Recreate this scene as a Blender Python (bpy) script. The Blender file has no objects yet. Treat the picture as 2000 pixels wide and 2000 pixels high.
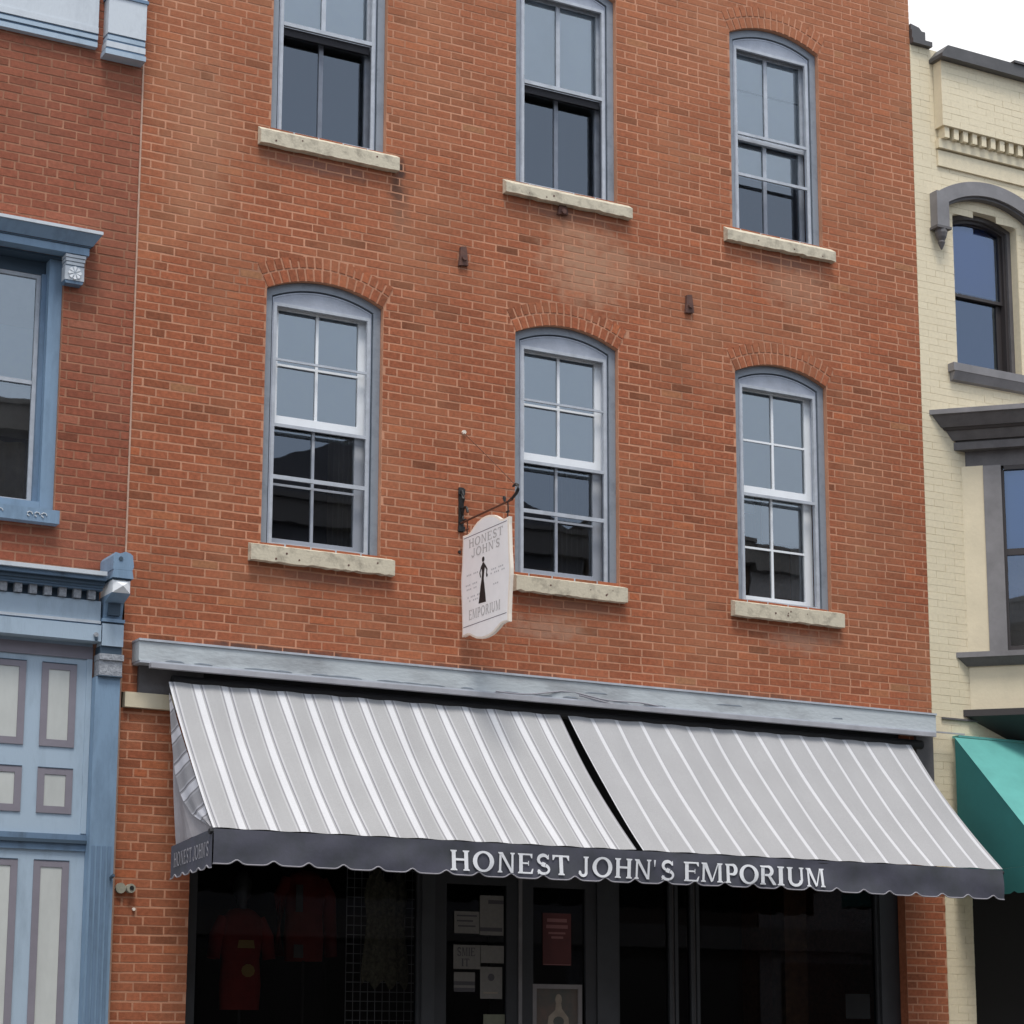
import bpy, math, random
from mathutils import Matrix, Vector
random.seed(7)
S = bpy.context.scene
COL = S.collection
rad = math.radians

# ------------------------------------------------------------------ camera
cd = bpy.data.cameras.new('camera'); cam = bpy.data.objects.new('camera', cd); COL.objects.link(cam)
Rw = [[0.8770812116649329, 0.09209352721482795, 0.4714311512699014],
      [-0.4803343848573052, 0.16258730658471338, 0.8618841258900656],
      [0.0027252280871913137, -0.9823869654982298, 0.18683795960953078]]
cam.matrix_world = Matrix([[Rw[i][0], -Rw[i][1], -Rw[i][2], (-5.08163508850805, -15.205509657585962, 1.6)[i]] for i in range(3)] + [[0, 0, 0, 1]])
cd.sensor_width = 36; cd.lens = 36 * 4300 / 2000; cd.shift_y = 235 / 2000; cd.clip_end = 2000
S.camera = cam
# ------------------------------------------------------------------ light
SUN_EL, SUN_AZ = rad(66), rad(200)      # sun behind a bright overcast, from the street side
w = bpy.data.worlds.new("World"); S.world = w; w.use_nodes = True
nt = w.node_tree; bg = nt.nodes['Background']
sky = nt.nodes.new('ShaderNodeTexSky'); sky.sky_type = 'NISHITA'; sky.sun_disc = False
sky.sun_elevation = SUN_EL; sky.sun_rotation = SUN_AZ; sky.dust_density = 4
mx = nt.nodes.new('ShaderNodeMixRGB'); mx.inputs[0].default_value = .88
# cloud cover: solid white to the north, thinner and bluer towards the south (the side the windows mirror)
wtc = nt.nodes.new('ShaderNodeTexCoord'); wsx = nt.nodes.new('ShaderNodeSeparateXYZ'); nt.links.new(wtc.outputs['Generated'], wsx.inputs[0])
wnz = nt.nodes.new('ShaderNodeTexNoise'); wnz.inputs['Scale'].default_value = 1.6; wnz.inputs['Detail'].default_value = 4; nt.links.new(wtc.outputs['Generated'], wnz.inputs['Vector'])
wad = nt.nodes.new('ShaderNodeMath'); wad.operation = 'MULTIPLY_ADD'; wad.inputs[1].default_value = .9; nt.links.new(wnz.outputs['Fac'], wad.inputs[0]); nt.links.new(wsx.outputs[1], wad.inputs[2])
wmr = nt.nodes.new('ShaderNodeMapRange'); wmr.inputs[1].default_value = -.35; wmr.inputs[2].default_value = .45; nt.links.new(wad.outputs[0], wmr.inputs[0])
wcl = nt.nodes.new('ShaderNodeMixRGB'); wcl.inputs[1].default_value = (12.2, 14.0, 16.6, 1); wcl.inputs[2].default_value = (14.7, 14.6, 14.6, 1)
nt.links.new(wmr.outputs[0], wcl.inputs[0]); nt.links.new(wcl.outputs[0], mx.inputs[2])
nt.links.new(sky.outputs[0], mx.inputs[1]); nt.links.new(mx.outputs[0], bg.inputs[0])
bg.inputs[1].default_value = .092
sl = bpy.data.lights.new('sun', 'SUN'); sl.energy = 2.5; sl.angle = rad(18); sl.color = (1, .95, .88)
so = bpy.data.objects.new('sun', sl); COL.objects.link(so)
dv = Vector((math.sin(SUN_AZ) * math.cos(SUN_EL), math.cos(SUN_AZ) * math.cos(SUN_EL), math.sin(SUN_EL)))
so.rotation_euler = dv.to_track_quat('Z', 'Y').to_euler()
S.view_settings.view_transform = 'Standard'; S.view_settings.look = 'None'; S.view_settings.gamma = 1
S.view_settings.exposure = -0.06

# ------------------------------------------------------------------ materials
def mat(name, c, rough=.7, noise=0.0, nscale=8.0, c2=None, bump=0.0, bscale=60.0, metal=0.0, spec=.5, stretch=None, lo=.35, hi=.7):
    m = bpy.data.materials.new(name); m.use_nodes = True
    t = m.node_tree; p = t.nodes['Principled BSDF']
    p.inputs['Base Color'].default_value = (*c, 1); p.inputs['Roughness'].default_value = rough
    p.inputs['Metallic'].default_value = metal; p.inputs['Specular IOR Level'].default_value = spec
    tc = t.nodes.new('ShaderNodeTexCoord'); mp = t.nodes.new('ShaderNodeMapping')
    if stretch: mp.inputs['Scale'].default_value = stretch
    t.links.new(tc.outputs['Object'], mp.inputs[0])
    if noise or c2:
        n = t.nodes.new('ShaderNodeTexNoise'); n.inputs['Scale'].default_value = nscale; n.inputs['Detail'].default_value = 6
        n.inputs['Roughness'].default_value = .65
        t.links.new(mp.outputs[0], n.inputs['Vector'])
        r = t.nodes.new('ShaderNodeMapRange'); r.inputs[1].default_value = lo; r.inputs[2].default_value = hi
        t.links.new(n.outputs['Fac'], r.inputs[0])
        x = t.nodes.new('ShaderNodeMixRGB'); x.inputs[1].default_value = (*c, 1)
        if c2: x.inputs[2].default_value = (*c2, 1)
        else: x.inputs[2].default_value = (*[v * (1 - noise) for v in c], 1)
        t.links.new(r.outputs[0], x.inputs[0]); t.links.new(x.outputs[0], p.inputs['Base Color'])
    if bump:
        n2 = t.nodes.new('ShaderNodeTexNoise'); n2.inputs['Scale'].default_value = bscale; n2.inputs['Detail'].default_value = 4
        t.links.new(mp.outputs[0], n2.inputs['Vector'])
        b = t.nodes.new('ShaderNodeBump'); b.inputs['Strength'].default_value = bump; b.inputs['Distance'].default_value = .01
        t.links.new(n2.outputs['Fac'], b.inputs['Height']); t.links.new(b.outputs[0], p.inputs['Normal'])
    return m

def brick_mat(name, stops, haze=None, hz=(7.5, 12.0), big=.35, spots=(), nr=(.78, 1.18)):
    """per-brick colour from the face attribute 'tint'; slow large-scale weathering in object space"""
    m = bpy.data.materials.new(name); m.use_nodes = True
    t = m.node_tree; p = t.nodes['Principled BSDF']; p.inputs['Roughness'].default_value = .9; p.inputs['Specular IOR Level'].default_value = .2
    L = t.links.new
    a = t.nodes.new('ShaderNodeAttribute'); a.attribute_name = 'tint'
    cr = t.nodes.new('ShaderNodeValToRGB'); e = cr.color_ramp.elements
    while len(e) < len(stops): e.new(.5)
    for i, (pos, c) in enumerate(stops): e[i].position = pos; e[i].color = (*c, 1)
    L(a.outputs['Fac'], cr.inputs[0])
    tc = t.nodes.new('ShaderNodeTexCoord')
    n = t.nodes.new('ShaderNodeTexNoise'); n.inputs['Scale'].default_value = 34; n.inputs['Detail'].default_value = 6; L(tc.outputs['Object'], n.inputs['Vector'])
    r = t.nodes.new('ShaderNodeMapRange'); r.inputs[1].default_value = .3; r.inputs[2].default_value = .7; r.inputs[3].default_value = nr[0]; r.inputs[4].default_value = nr[1]
    L(n.outputs['Fac'], r.inputs[0])
    mu = t.nodes.new('ShaderNodeVectorMath'); mu.operation = 'SCALE'; L(cr.outputs[0], mu.inputs[0]); L(r.outputs[0], mu.inputs['Scale'])
    cur = mu.outputs[0]
    if haze:
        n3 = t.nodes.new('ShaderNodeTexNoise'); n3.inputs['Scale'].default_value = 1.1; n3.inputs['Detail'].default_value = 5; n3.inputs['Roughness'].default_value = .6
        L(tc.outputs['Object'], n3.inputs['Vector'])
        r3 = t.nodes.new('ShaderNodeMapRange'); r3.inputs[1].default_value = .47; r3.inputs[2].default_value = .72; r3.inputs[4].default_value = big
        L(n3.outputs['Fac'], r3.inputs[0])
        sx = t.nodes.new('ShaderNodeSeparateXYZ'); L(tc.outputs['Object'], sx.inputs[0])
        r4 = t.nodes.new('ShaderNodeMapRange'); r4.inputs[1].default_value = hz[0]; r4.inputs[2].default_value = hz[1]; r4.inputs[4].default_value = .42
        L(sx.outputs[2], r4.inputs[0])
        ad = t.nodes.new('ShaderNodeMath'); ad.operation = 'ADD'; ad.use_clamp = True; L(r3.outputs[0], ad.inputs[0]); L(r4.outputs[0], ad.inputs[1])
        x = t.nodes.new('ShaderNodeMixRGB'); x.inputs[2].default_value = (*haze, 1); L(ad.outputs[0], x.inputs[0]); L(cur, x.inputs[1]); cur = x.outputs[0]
    for (px_, pz_, sx_, sz_, c_, s_) in spots:       # stains and salt patches, each with a ragged edge of its own
        mp = t.nodes.new('ShaderNodeMapping'); mp.vector_type = 'POINT'
        mp.inputs['Location'].default_value = (-px_ / sx_, 0, -pz_ / sz_); mp.inputs['Scale'].default_value = (1 / sx_, 0, 1 / sz_)
        L(tc.outputs['Object'], mp.inputs[0])
        ln = t.nodes.new('ShaderNodeVectorMath'); ln.operation = 'LENGTH'; L(mp.outputs[0], ln.inputs[0])
        nn = t.nodes.new('ShaderNodeTexNoise'); nn.inputs['Scale'].default_value = 9; nn.inputs['Detail'].default_value = 5; L(tc.outputs['Object'], nn.inputs['Vector'])
        s1 = t.nodes.new('ShaderNodeMath'); s1.operation = 'MULTIPLY_ADD'; s1.inputs[1].default_value = 1.6; L(nn.outputs['Fac'], s1.inputs[0]); L(ln.outputs['Value'], s1.inputs[2])
        rr = t.nodes.new('ShaderNodeMapRange'); rr.inputs[1].default_value = 1.1; rr.inputs[2].default_value = 1.75; rr.inputs[3].default_value = s_; rr.inputs[4].default_value = 0
        L(s1.outputs[0], rr.inputs[0])
        x = t.nodes.new('ShaderNodeMixRGB'); x.inputs[2].default_value = (*c_, 1); L(rr.outputs[0], x.inputs[0]); L(cur, x.inputs[1]); cur = x.outputs[0]
    L(cur, p.inputs['Base Color'])
    b = t.nodes.new('ShaderNodeBump'); b.inputs['Strength'].default_value = .35; b.inputs['Distance'].default_value = .006
    n2 = t.nodes.new('ShaderNodeTexNoise'); n2.inputs['Scale'].default_value = 120; L(tc.outputs['Object'], n2.inputs['Vector'])
    L(n2.outputs['Fac'], b.inputs['Height']); L(b.outputs[0], p.inputs['Normal'])
    return m

def glass(name, ior=1.7, tint=(.97, .98, .99), refl=(1, 1, 1), wob=.0):
    m = bpy.data.materials.new(name); m.use_nodes = True
    t = m.node_tree; t.nodes.clear(); L = t.links.new
    o = t.nodes.new('ShaderNodeOutputMaterial'); f = t.nodes.new('ShaderNodeFresnel'); f.inputs[0].default_value = ior
    tr = t.nodes.new('ShaderNodeBsdfTransparent'); tr.inputs[0].default_value = (*tint, 1)
    g = t.nodes.new('ShaderNodeBsdfGlossy'); g.inputs['Roughness'].default_value = .01; g.inputs[0].default_value = (*refl, 1)
    x = t.nodes.new('ShaderNodeMixShader'); L(f.outputs[0], x.inputs[0]); L(tr.outputs[0], x.inputs[1]); L(g.outputs[0], x.inputs[2]); L(x.outputs[0], o.inputs[0])
    if wob:
        tc = t.nodes.new('ShaderNodeTexCoord'); n = t.nodes.new('ShaderNodeTexNoise'); n.inputs['Scale'].default_value = 2.5; L(tc.outputs['Object'], n.inputs['Vector'])
        b = t.nodes.new('ShaderNodeBump'); b.inputs['Strength'].default_value = wob; b.inputs['Distance'].default_value = .02
        L(n.outputs['Fac'], b.inputs['Height']); L(b.outputs[0], g.inputs['Normal'])
    return m

def stripe_mat(name, base, white, dark, per, off, ww, lines=True, axis=0, thin=.5):
    """woven awning stripes in the cloth's own UV (metres across the cloth)"""
    m = bpy.data.materials.new(name); m.use_nodes = True
    t = m.node_tree; L = t.links.new; p = t.nodes['Principled BSDF']; p.inputs['Roughness'].default_value = .85; p.inputs['Specular IOR Level'].default_value = .15
    uv = t.nodes.new('ShaderNodeUVMap'); uv.uv_map = 'UVMap'
    sp = t.nodes.new('ShaderNodeSeparateXYZ'); L(uv.outputs[0], sp.inputs[0])
    def M(op, a, b=None, clamp=False):
        n = t.nodes.new('ShaderNodeMath'); n.operation = op; n.use_clamp = clamp
        for i, v in enumerate((a, b)):
            if v is None: continue
            if isinstance(v, (int, float)): n.inputs[i].default_value = v
            else: L(v, n.inputs[i])
        return n.outputs[0]
    u = M('FRACT', M('DIVIDE', M('SUBTRACT', sp.outputs[axis], off), per))      # 0 = centre of the white band
    d = M('ABSOLUTE', M('SUBTRACT', M('FRACT', M('ADD', u, .5)), .5))            # distance from band centre (periods)
    def band(c, h, soft=.012):
        dd = M('ABSOLUTE', M('SUBTRACT', M('FRACT', M('ADD', u, .5 - c)), .5))
        return M('SUBTRACT', 1.0, M('DIVIDE', M('SUBTRACT', dd, h), soft), True)
    tc = t.nodes.new('ShaderNodeTexCoord'); nz = t.nodes.new('ShaderNodeTexNoise'); nz.inputs['Scale'].default_value = 160; nz.inputs['Detail'].default_value = 3
    L(tc.outputs['Object'], nz.inputs['Vector'])
    nz2 = t.nodes.new('ShaderNodeTexNoise'); nz2.inputs['Scale'].default_value = 2.2; nz2.inputs['Detail'].default_value = 4; L(tc.outputs['Object'], nz2.inputs['Vector'])
    val = M('MULTIPLY', M('MULTIPLY_ADD', nz.outputs['Fac'], .35), 1.0)
    x = t.nodes.new('ShaderNodeMixRGB'); x.inputs[1].default_value = (*base, 1); x.inputs[2].default_value = (*white, 1); L(band(0, ww / 2), x.inputs[0]); cur = x.outputs[0]
    def lay(c, h, col, s):
        nonlocal cur
        y = t.nodes.new('ShaderNodeMixRGB'); y.inputs[2].default_value = (*col, 1); L(M('MULTIPLY', band(c, h), s), y.inputs[0]); L(cur, y.inputs[1]); cur = y.outputs[0]
    if lines:
        lay(ww / 2 + .075, .012, dark, .75); lay(-ww / 2 - .04, .012, dark, thin)
        lay(ww / 2 + .125, .025, white, .45); lay(-ww / 2 - .10, .02, white, .3)
    else:
        lay(ww / 2 + .03, .01, dark, .3)
    sc = t.nodes.new('ShaderNodeMapRange'); sc.inputs[1].default_value = .3; sc.inputs[2].default_value = .7; sc.inputs[3].default_value = .9; sc.inputs[4].default_value = 1.07
    L(nz.outputs['Fac'], sc.inputs[0])
    sc2 = t.nodes.new('ShaderNodeMapRange'); sc2.inputs[1].default_value = .3; sc2.inputs[2].default_value = .7; sc2.inputs[3].default_value = .95; sc2.inputs[4].default_value = 1.03
    L(nz2.outputs['Fac'], sc2.inputs[0])
    mu = t.nodes.new('ShaderNodeVectorMath'); mu.operation = 'SCALE'; L(cur, mu.inputs[0]); L(M('MULTIPLY', sc.outputs[0], sc2.outputs[0]), mu.inputs['Scale'])
    L(mu.outputs[0], p.inputs['Base Color'])
    return m

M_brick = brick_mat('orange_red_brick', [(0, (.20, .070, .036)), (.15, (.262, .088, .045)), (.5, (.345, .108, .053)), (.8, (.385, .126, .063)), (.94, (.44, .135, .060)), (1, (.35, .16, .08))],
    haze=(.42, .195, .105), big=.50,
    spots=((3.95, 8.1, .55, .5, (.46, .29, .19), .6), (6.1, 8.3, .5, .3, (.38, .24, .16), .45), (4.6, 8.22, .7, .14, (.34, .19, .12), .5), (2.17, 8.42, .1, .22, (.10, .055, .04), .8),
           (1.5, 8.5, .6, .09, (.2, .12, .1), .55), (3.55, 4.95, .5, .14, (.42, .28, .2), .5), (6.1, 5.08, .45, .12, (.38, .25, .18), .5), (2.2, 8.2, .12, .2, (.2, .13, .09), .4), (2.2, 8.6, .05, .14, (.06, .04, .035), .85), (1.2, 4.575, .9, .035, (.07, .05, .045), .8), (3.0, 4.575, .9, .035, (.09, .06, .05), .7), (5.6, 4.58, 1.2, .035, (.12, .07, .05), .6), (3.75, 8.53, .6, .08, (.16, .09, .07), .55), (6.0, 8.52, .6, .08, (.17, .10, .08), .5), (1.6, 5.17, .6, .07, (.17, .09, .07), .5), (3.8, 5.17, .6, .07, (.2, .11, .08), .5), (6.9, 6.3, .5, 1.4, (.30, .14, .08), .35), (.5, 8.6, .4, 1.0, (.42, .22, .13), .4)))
M_mortar = mat('sandy_pink_mortar', (.61, .295, .178), .95, noise=.42, nscale=1.7, bump=.3, bscale=150)
M_brickL = brick_mat('dull_purple_red_brick', [(0, (.19, .062, .036)), (.3, (.26, .080, .046)), (.7, (.315, .098, .056)), (1, (.35, .125, .075))], haze=(.29, .125, .08), big=.5, hz=(6, 11))
M_mortarL = mat('dull_pink_mortar', (.46, .215, .13), .95, noise=.5, nscale=3)
M_cream = brick_mat('cream_painted_brick', [(0, (.74, .645, .465)), (.5, (.755, .66, .478)), (1, (.77, .675, .49))], haze=(.66, .57, .40), big=.35, hz=(20, 30), nr=(.95, 1.05))
M_creamflat = mat('cream_paint', (.75, .655, .475), .7, noise=.12, nscale=3, bump=.2, bscale=30)
M_sill = mat('weathered_limestone', (.60, .535, .41), .9, c2=(.27, .235, .18), nscale=12, lo=.48, hi=.78, bump=.3, bscale=45)
M_ring = mat('blue_grey_trim_paint', (.25, .28, .32), .55, c2=(.16, .18, .21), nscale=7, lo=.5, hi=.8)
M_spand = mat('pale_grey_board', (.42, .45, .52), .55, noise=.22, nscale=5, bump=.2)
M_storm = mat('pale_aluminium_frame', (.50, .53, .58), .45, noise=.25, nscale=10)
M_white = mat('white_sash_paint', (.86, .88, .90), .4, noise=.06, nscale=6)
M_blind = mat('off_white_window_shade', (.88, .91, .93), .9, noise=.1, nscale=2)
M_curt = mat('beige_grey_curtain', (.85, .80, .64), .9, noise=.25, nscale=4)
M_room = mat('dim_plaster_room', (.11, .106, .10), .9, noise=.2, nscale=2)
M_black = mat('black_iron', (.018, .017, .017), .5, noise=.3, nscale=20, bump=.3)
M_rust = mat('rusty_iron', (.10, .04, .025), .8, c2=(.17, .06, .03), nscale=30, bump=.5)
M_anchor = mat('dark_rusted_wall_plate', (.09, .045, .038), .85, c2=(.15, .07, .05), nscale=22)
M_gal = mat('weathered_blue_grey_wood', (.50, .54, .56), .65, c2=(.32, .335, .35), nscale=2.6, lo=.5, hi=.72, stretch=(.6, 1, 1.6), bump=.3, bscale=25)
M_alu = mat('dull_aluminium_rail', (.42, .42, .45), .5, noise=.25, nscale=4)
M_dark = mat('dark_grey_paint', (.016, .016, .019), .6, noise=.3, nscale=5)
M_post = mat('dark_slate_frame_paint', (.030, .031, .035), .5, noise=.3, nscale=4)
M_val = mat('charcoal_awning_cloth', (.082, .082, .112), .85, c2=(.055, .060, .068), nscale=3.4, bump=.5, bscale=7)
M_pipe = mat('grey_piping', (.30, .29, .32), .8)
M_letter = mat('white_awning_lettering', (.82, .83, .86), .8, noise=.08, nscale=20)
M_aw1 = stripe_mat('grey_white_striped_cloth', (.385, .383, .388), (.635, .635, .655), (.17, .165, .20), .2275, .219, .215)
M_aw2 = stripe_mat('grey_cloth_with_thin_white_stripes', (.38, .378, .386), (.60, .60, .62), (.26, .25, .29), .231, 0, .13, lines=False)
M_side = stripe_mat('awning_side_stripes', (.34, .335, .355), (.62, .62, .67), (.10, .095, .12), .26, .066, .26, axis=1)
M_sidep = mat('plain_grey_awning_cloth', (.36, .34, .36), .85, noise=.2, nscale=6)
M_blueD = mat('slate_blue_paint', (.135, .21, .31), .55, c2=(.075, .11, .15), nscale=7, lo=.5, hi=.8, stretch=(1, 1, .35), bump=.15)
M_blue = mat('mid_blue_paint', (.20, .30, .42), .55, c2=(.125, .19, .27), nscale=6, lo=.48, hi=.8, stretch=(1.3, 1, .3), bump=.15)
M_blueL = mat('pale_blue_paint', (.38, .475, .57), .55, c2=(.26, .33, .40), nscale=5, lo=.5, hi=.85, stretch=(1.3, 1, .35), bump=.15)
M_sky = mat('very_pale_blue_paint', (.57, .61, .65), .55, c2=(.38, .41, .45), nscale=5, lo=.5, hi=.85, stretch=(1, 1, .4), bump=.15)
M_navy = mat('deep_blue_shadow_moulding', (.045, .075, .11), .6)  # dark blue mouldings, and shade put into grooves and recesses as colour
M_mauve = mat('mauve_grey_paint_and_shade', (.235, .215, .25), .6, noise=.12, nscale=6)
M_inset = mat('ivory_inset_panel', (.57, .585, .56), .5, noise=.2, nscale=3, stretch=(1, 1, .4))
M_cap = mat('pale_carved_capital', (.40, .42, .45), .8, c2=(.20, .21, .24), nscale=40, bump=.9, bscale=45)
M_grey = mat('taupe_grey_paint', (.135, .125, .127), .6, noise=.35, nscale=6, bump=.15)
M_greyL = mat('warm_grey_moulding', (.24, .23, .235), .6, noise=.3, nscale=4)
M_cope = mat('dark_metal_coping', (.09, .085, .085), .5, noise=.3, nscale=5)
M_brown = mat('dark_brown_paint_and_gap_shade', (.045, .037, .036), .5)
M_green = mat('teal_awning_cloth', (.115, .40, .365), .8, noise=.22, nscale=2.5, bump=.3, bscale=12)
M_green2 = mat('deep_teal_awning_cloth', (.025, .17, .165), .8, noise=.15, nscale=4)
M_board = mat('white_painted_sign_board', (.93, .93, .94), .6, noise=.07, nscale=7)
M_edge = mat('cream_sign_edge', (.85, .76, .66), .7)
M_ink = mat('faded_grey_lettering', (.50, .49, .49), .7)
M_inkL = mat('pale_grey_lettering', (.54, .54, .56), .7)
M_fig = mat('black_sign_paint', (.012, .012, .014), .6)
M_lead = mat('grey_sign_rule', (.15, .14, .17), .7)
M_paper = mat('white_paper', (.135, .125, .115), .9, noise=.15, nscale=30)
M_ptxt = mat('printed_black_ink', (.05, .045, .05), .9)
M_red = mat('dark_red_print', (.055, .008, .008), .8, noise=.2, nscale=10)
M_pink = mat('pale_pink_print', (.15, .06, .06), .8)
M_redcloth = mat('red_shirt_cloth', (.30, .028, .022), .9, noise=.3, nscale=6)
M_maroon = mat('maroon_coat_cloth', (.24, .030, .022), .9, noise=.3, nscale=5)
M_yel = mat('faded_yellow_print', (.40, .25, .08), .9)
M_lace = mat('olive_lace_cloth', (.30, .28, .19), .9, c2=(.12, .11, .08), nscale=38, bump=.6)
M_wire = mat('white_coated_wire', (.5, .5, .5), .5)
M_photo = mat('dim_printed_picture', (.045, .045, .04), .7, c2=(.10, .06, .045), nscale=5)
M_skin = mat('pale_printed_shape', (.22, .18, .14), .8, noise=.3, nscale=12)
M_pave = mat('grey_concrete_pavement', (.32, .31, .29), .9, noise=.3, nscale=1.5, bump=.3)
M_asph = mat('worn_asphalt', (.055, .055, .056), .9, noise=.3, nscale=3, bump=.5)
M_line = mat('worn_road_paint', (.55, .54, .48), .8, noise=.3, nscale=10)
M_oppA = mat('dark_brown_brickwork', (.085, .06, .05), .9, noise=.3, nscale=2)
M_oppB = mat('charcoal_slate_front', (.15, .152, .175), .9, noise=.3, nscale=2)
M_oppC = mat('pale_limestone_front', (.30, .29, .31), .9, noise=.2, nscale=2)
M_oppT = mat('opposite_trim', (.16, .15, .15), .8)
M_glass = glass('window_glass', 2.8, refl=(.88, .95, 1.0), wob=.02)
M_glassS = glass('shop_window_glass', 1.45, tint=(.72, .74, .76), refl=(.6, .62, .66))
M_glassB = glass('blue_tinted_glass', 2.3, tint=(.75, .8, .95), refl=(.60, .74, 1.0))
M_screen = glass('dark_window_screen', 1.05, tint=(.70, .71, .74))
M_joint = mat('pale_joint_sealant', (.55, .36, .27), .9, noise=.3, nscale=8)

# ------------------------------------------------------------------ mesh builder
class B:
    def __init__(s, xf=None): s.v = []; s.f = []; s.mi = []; s.t = []; s.uv = {}; s.xf = xf
    def pt(s, p): s.v.append(s.xf(*p) if s.xf else tuple(p)); return len(s.v) - 1
    def face(s, pts, m=0, t=0.5, uv=None):
        ids = [s.pt(p) for p in pts]; s.f.append(ids); s.mi.append(m); s.t.append(t)
        if uv: s.uv[len(s.f) - 1] = uv
    def box(s, x0, x1, y0, y1, z0, z1, m=0, t=.5, j=0.0):
        r = lambda: random.uniform(-j, j) if j else 0
        c = [(x + r(), y, z + r()) for x, y, z in ((x0, y0, z0), (x1, y0, z0), (x1, y1, z0), (x0, y1, z0), (x0, y0, z1), (x1, y0, z1), (x1, y1, z1), (x0, y1, z1))]
        b = len(s.v)
        for p in c: s.pt(p)
        for q in ((0, 1, 5, 4), (1, 2, 6, 5), (2, 3, 7, 6), (3, 0, 4, 7), (4, 5, 6, 7), (3, 2, 1, 0)):
            s.f.append([b + i for i in q]); s.mi.append(m); s.t.append(t)
    def prism(s, poly, y0, y1, m=0, t=.5, plane='xz'):
        """poly of (a,b) extruded; plane xz: a=x b=z along y; yz: a=y b=z along x; xy: a=x,b=y along z"""
        P = {'xz': lambda a, b, c: (a, c, b), 'yz': lambda a, b, c: (c, a, b), 'xy': lambda a, b, c: (a, b, c)}[plane]
        n = len(poly); b = len(s.v)
        for a, c in poly: s.pt(P(a, c, y0))
        for a, c in poly: s.pt(P(a, c, y1))
        s.f.append([b + i for i in range(n)]); s.f.append([b + n + i for i in reversed(range(n))]); s.mi += [m, m]; s.t += [t, t]
        for i in range(n):
            k = (i + 1) % n; s.f.append([b + i, b + n + i, b + n + k, b + k]); s.mi.append(m); s.t.append(t)
    def ring(s, outer, inner, y0, y1, m=0, closed=True):
        """band between two matching outlines, extruded in y"""
        n = len(outer)
        for i in range(n if closed else n - 1):
            k = (i + 1) % n; a, b, c, d = outer[i], outer[k], inner[k], inner[i]
            s.prism([a, b, c, d], y0, y1, m)
    def tube(s, path, r, m=0, n=8):
        b = len(s.v); P = [Vector(p) for p in path]
        for i, p in enumerate(P):
            d = (P[min(i + 1, len(P) - 1)] - P[max(i - 1, 0)]).normalized()
            a = d.cross(Vector((0, 0, 1)));
            if a.length < .1: a = d.cross(Vector((1, 0, 0)))
            a.normalize(); c = d.cross(a); rr = r[i] if isinstance(r, (list, tuple)) else r
            for k in range(n):
                th = 2 * math.pi * k / n; q = p + a * (math.cos(th) * rr) + c * (math.sin(th) * rr); s.pt(q)
        for i in range(len(P) - 1):
            for k in range(n):
                k2 = (k + 1) % n; s.f.append([b + i * n + k, b + i * n + k2, b + (i + 1) * n + k2, b + (i + 1) * n + k]); s.mi.append(m); s.t.append(.5)
        s.f.append([b + k for k in range(n)]); s.f.append([b + (len(P) - 1) * n + k for k in reversed(range(n))]); s.mi += [m, m]; s.t += [.5, .5]
    def build(s, name, mats, parent=None, smooth=False, uvdefault=False):
        me = bpy.data.meshes.new(name); me.from_pydata([tuple(v) for v in s.v], [], s.f)
        for m in (mats if isinstance(mats, (list, tuple)) else [mats]): me.materials.append(m)
        me.polygons.foreach_set('material_index', s.mi)
        a = me.attributes.new('tint', 'FLOAT', 'FACE'); a.data.foreach_set('value', s.t)
        if s.uv:
            u = me.uv_layers.new(name='UVMap')
            for fi, uvs in s.uv.items():
                for li, q in zip(me.polygons[fi].loop_indices, uvs): u.data[li].uv = q
        if smooth: me.polygons.foreach_set('use_smooth', [True] * len(me.polygons))
        me.update()
        o = bpy.data.objects.new(name, me); COL.objects.link(o)
        if parent: o.parent = parent; o.matrix_parent_inverse = parent.matrix_world.inverted() if False else Matrix.Translation(-parent.location)
        return o

def tag(o, label=None, cat=None, group=None, kind=None):
    if label: o['label'] = label
    if cat: o['category'] = cat
    if group: o['group'] = group
    if kind: o['kind'] = kind
    return o
def thing(name, loc, label, cat, group=None):
    o = bpy.data.objects.new(name, None); COL.objects.link(o); o.location = loc; o.empty_display_size = .2
    return tag(o, label, cat, group)

# ------------------------------------------------------------------ brickwork
CH, CW, JT = .0668, .2135, .0145
def arch_z(x, xc, hw, zs, rise):
    if rise <= 0: return zs
    R = (hw * hw + rise * rise) / (2 * rise); return zs + rise - R + math.sqrt(max(R * R - (x - xc) ** 2, 0))
class Op:
    def __init__(s, x0, x1, z0, zs, rise=0.0, ring=0.0): s.x0, s.x1, s.z0, s.zs, s.rise, s.ring = x0, x1, z0, zs, rise, ring
    def span(s, z):
        xc = (s.x0 + s.x1) / 2; hw = (s.x1 - s.x0) / 2
        if z < s.z0: return None
        if s.rise <= 0: return (s.x0, s.x1) if z < s.zs else None
        R = (hw * hw + s.rise ** 2) / (2 * s.rise); zc = s.zs + s.rise - R
        Ro = R + s.ring - .03; th = math.asin(hw / R)
        zr = zc + Ro * math.cos(th)
        if z < s.zs: return (s.x0, s.x1)
        if z < zr:
            h = (z - zc) * math.tan(th); return (xc - h, xc + h)
        if z < zc + Ro: h = math.sqrt(Ro * Ro - (z - zc) ** 2); return (xc - h, xc + h)
        return None
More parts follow.
